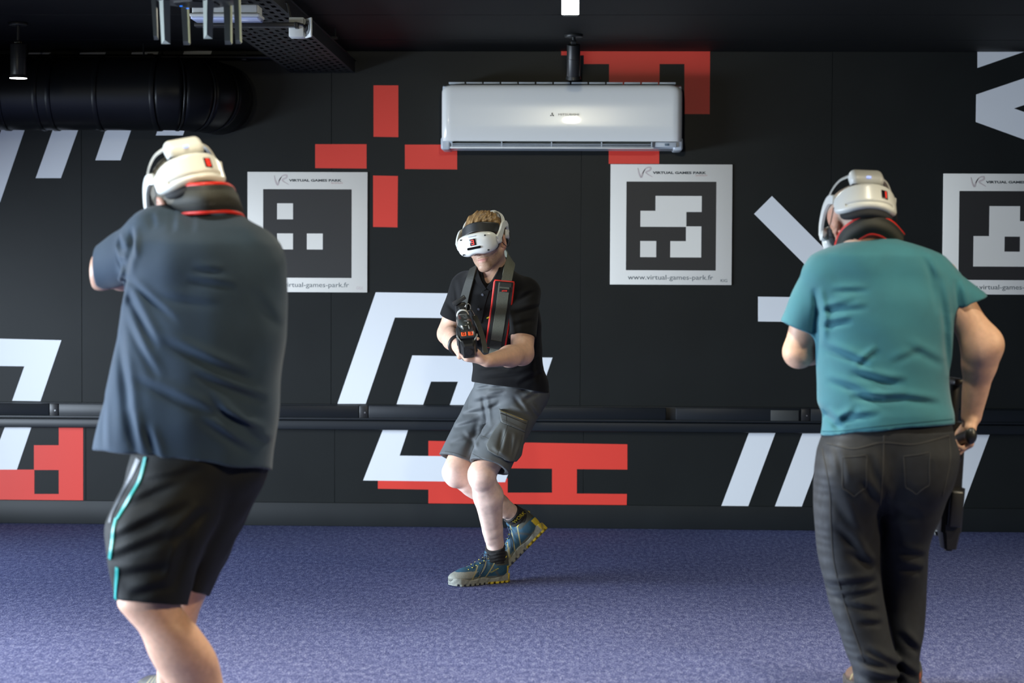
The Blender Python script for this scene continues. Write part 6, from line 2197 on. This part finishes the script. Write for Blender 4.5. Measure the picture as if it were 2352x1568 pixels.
# socks and shoes
M_SOCK = mat('black ribbed sock', (0.012, 0.012, 0.013), rough=0.9, bump=0.5, bscale=800)
f = Field(aL - 0.12, aL + 0.12, 0.003)
dl = nrm(kL - aL)
f.add(cone(aL + V(0, 0, -0.05), aL + dl * 0.050, 0.043, 0.0435))
f.add(ell(aL + Rf @ V(0, 0.035, -0.045), (0.034, 0.034, 0.034)), 0.02)
f.keep(aL + dl * 0.034, -nrm(dl + V(0.0, 0.1, 0)))
f.disp(lambda X, Y, Z: F32(0.0018) * np.sin(Z * F32(420) + F32(2) * np.sin(X * F32(60))))
obj('sock', sculpt('sock', f, 1), M_SOCK, p2)
f = Field(aR - 0.14, aR + 0.14, 0.003)
dr_ = nrm(kR - aR)
f.add(cone(aR - Rb_ @ V(0, 0, 0.05), aR, 0.042, 0.044))
f.add(ell(aR + Rb_ @ V(0, 0.035, -0.045), (0.034, 0.034, 0.034)), 0.02)
f.add(cone(aR, aR + dr_ * 0.075, 0.044, 0.046), 0.01)
f.keep(aR + dr_ * 0.046, -dr_)
f.disp(lambda X, Y, Z: F32(0.0012) * np.sin((X * F32(dr_[0]) + Y * F32(dr_[1]) + Z * F32(dr_[2])) * F32(380)))
me = sculpt('sock', f, 1)
sk = obj('sock', me, M_SOCK, p2)
bvs = bvh_of(me)
# lettering knitted into the cuff, laid onto the sock
tm = text_mesh('sock_lettering', 'WORK', 0.03, 1.0, 1.0, 0.0, 0.0)
co = np.empty(len(tm.vertices) * 3)
tm.vertices.foreach_get('co', co)
co = co.reshape(-1, 3)
tx, ty = co[:, 0].copy(), co[:, 2].copy()
base = np.array([1192.0, 1188.0])
ux = np.array([0.74, -0.68])
uy = np.array([-0.70, -0.72])
out = []
for a_, b_ in zip(tx, ty):
    q = base + ux * a_ * 34 + uy * b_ * 8.0
    h_ = bvs.ray_cast(Vector(CAM), Vector(ray(q[0], q[1])))
    out.append(np.array(h_[0] + h_[1] * 0.0012) if h_[0] is not None else U2(q[0], q[1], 0.19))
tm.vertices.foreach_set('co', np.array(out).ravel())
tm.update()
obj('sock_lettering', tm, mat('yellow lettering', (0.60, 0.50, 0.03), 0.7), sk)

BLUE = (0.013, 0.066, 0.115)
smR = shoe_meshes((BLUE, (0.22, 0.23, 0.20), (0.21, 0.22, 0.19), (0.62, 0.47, 0.04)))
shF = shoe(M44(Rf, V(hf[0], hf[1], 0.0)), smR, p2, None)
shB = shoe(M44(Rb_, hb), smR, p2, None)
me = text_mesh('shoe_lettering', 'Columbia', 0.01, 0.042, 0.007, 0.0003)
o = child('shoe_lettering', me, M_YEL, shF)
o.matrix_local = Matrix.Translation((-0.0475, 0.085, 0.062)) @ Matrix.Rotation(math.radians(-14), 4, 'Y') @ Matrix.Rotation(math.radians(-90), 4, 'Z') @ Matrix.Rotation(math.radians(-24), 4, 'Y')

# wrist watch
wd_ = nrm(wR - eR)
wc = wR - wd_ * 0.030
u_ = nrm(np.cross(wd_, V(0, 0, 1)))
v_ = np.cross(wd_, u_)
obj('wrist_watch', tube_mesh('wrist_watch', [wc + 0.036 * (math.cos(t) * u_ * 0.95 + math.sin(t) * v_ * 1.05) for t in np.linspace(0, 2 * PI, 25)[:-1]], 0.0075, n=8, closed=True), M_BLACK, p2)
bpy.data.objects['wrist_watch']
obj('watch_case', cyl_mesh('watch_case', wc - u_ * 0.036, wc - u_ * 0.047, 0.019, n=24, bevel=0.002), mat('blue black watch', (0.03, 0.045, 0.08), 0.2), bpy.data.objects['wrist_watch'])

headset(M44(h2R, h2c, h2s), 'white headset over the face of the man in the black polo shirt', '3')
game_gun(M44(Rg2, go), 'black game gun with two orange number tiles aimed by the man in the black polo', '03')

# neck sling lying on the shirt: webbing, padded length with red piping, strap back to the gun
sl = empty('gun_sling', tuple(U2(1150, 700, -0.28)), label='long padded sling with red piping down the chest of the man in the black polo', cat='sling', group='padded gun slings round the necks')


def edges_of(me, n4):
    co = [np.array(v.co[:]) for v in me.vertices]
    m = len(co) // 4
    return [co[i * 4] for i in range(m)], [co[i * 4 + 3] for i in range(m)]


up = drape(bvp, [(1166, 612), (1165, 630), (1160, 655)], 16)
nk = [(U2(1128, 575, -0.06), V(0, 1, 0.3)), (U2(1148, 578, -0.08), V(0.8, 0.5, 0.4)), (U2(1163, 590, -0.13), V(1, -0.1, 0.4)), (U2(1169, 603, -0.20), V(0.7, -0.6, 0.5))]
P_ = spline([p for p, _ in nk] + [up[4][0], up[-1][0]], 40)
N_ = spline([nrm(n) for _, n in nk] + [up[4][1], up[-1][1]], 40)
obj('webbing', ribbon_mesh('webbing', list(zip(P_, N_)), 0.046, 0.004, 0.010), M_WEBL, sl)
pp_ = drape(bvp, [(1158, 646), (1153, 690), (1147, 735), (1138, 797)], 50)
me = ribbon_mesh('pad', pp_, 0.080, 0.011, 0.002)
ea, eb = edges_of(me, 0)
obj('pad', me, M_PADK, sl)
lift_ = lambda e: [q + np.array(n) * 0.004 for q, (_, n) in zip(e, pp_)]
a_, b_ = lift_(ea), lift_(eb)
obj('piping', tube_mesh('piping', a_ + [a_[-1] * 0.6 + b_[-1] * 0.4, a_[-1] * 0.4 + b_[-1] * 0.6] + b_[::-1] + [b_[0] * 0.7 + a_[0] * 0.3 , b_[0] * 0.3 + a_[0] * 0.7], 0.0050, n=8, closed=True), M_PIPE, sl)
obj('pad_webbing', ribbon_mesh('pad_webbing', pp_[1:], 0.047, 0.003, 0.0135), M_WEBL, sl)
bt = drape(bvp, [(1160, 648), (1159, 657)], 8)
obj('stitched_end', ribbon_mesh('stitched_end', bt, 0.050, 0.003, 0.0165), M_WEB, sl)
bt = drape(bvp, [(1158, 661), (1157, 668)], 8)
lb_ = obj('label_tab', ribbon_mesh('label_tab', bt, 0.044, 0.003, 0.0165), M_PADK, sl)
q_, n_ = bt[4]
bm = bmesh.new()
for k in range(4):
    bm_box(bm, Vector(q_ + np.array(n_) * 0.0205) + Vector((-0.0085 + 0.0057 * k, 0, 0)), (0.0038, 0.0012, 0.006))
obj('label_print', bm_mesh('label_print', bm), M_PIPE, lb_)
bt = drape(bvp, [(1141, 778), (1138, 796)], 8)
obj('stitched_end', ribbon_mesh('stitched_end', bt, 0.050, 0.003, 0.0165), M_WEB, sl)
bt = drape(bvp, [(1138, 795), (1134, 812), (1130, 830)], 12)
obj('webbing', ribbon_mesh('webbing', bt, 0.040, 0.004, 0.004), M_WEBL, sl)
bt = drape(bvp, [(1092, 612), (1083, 640), (1074, 668), (1067, 695), (1063, 716)], 24)
obj('webbing', ribbon_mesh('webbing', bt, 0.040, 0.004, 0.007), M_WEB, sl)
obj('snap_hook', tube_mesh('snap_hook', spline([G2(-0.036, -0.16, 0.072), G2(-0.046, -0.14, 0.062), G2(-0.052, -0.12, 0.048)], 10), 0.004, n=8), M_STEEL, sl)
st = spline([G2(-0.052, -0.12, 0.048), G2(-0.066, -0.08, 0.005), G2(-0.074, 0.0, -0.035), G2(-0.076, 0.06, -0.075)], 24)
obj('gun_strap', ribbon_mesh('gun_strap', [(p, V(0.3, -1, 0.2)) for p in st], 0.022, 0.003), M_WEB, sl)
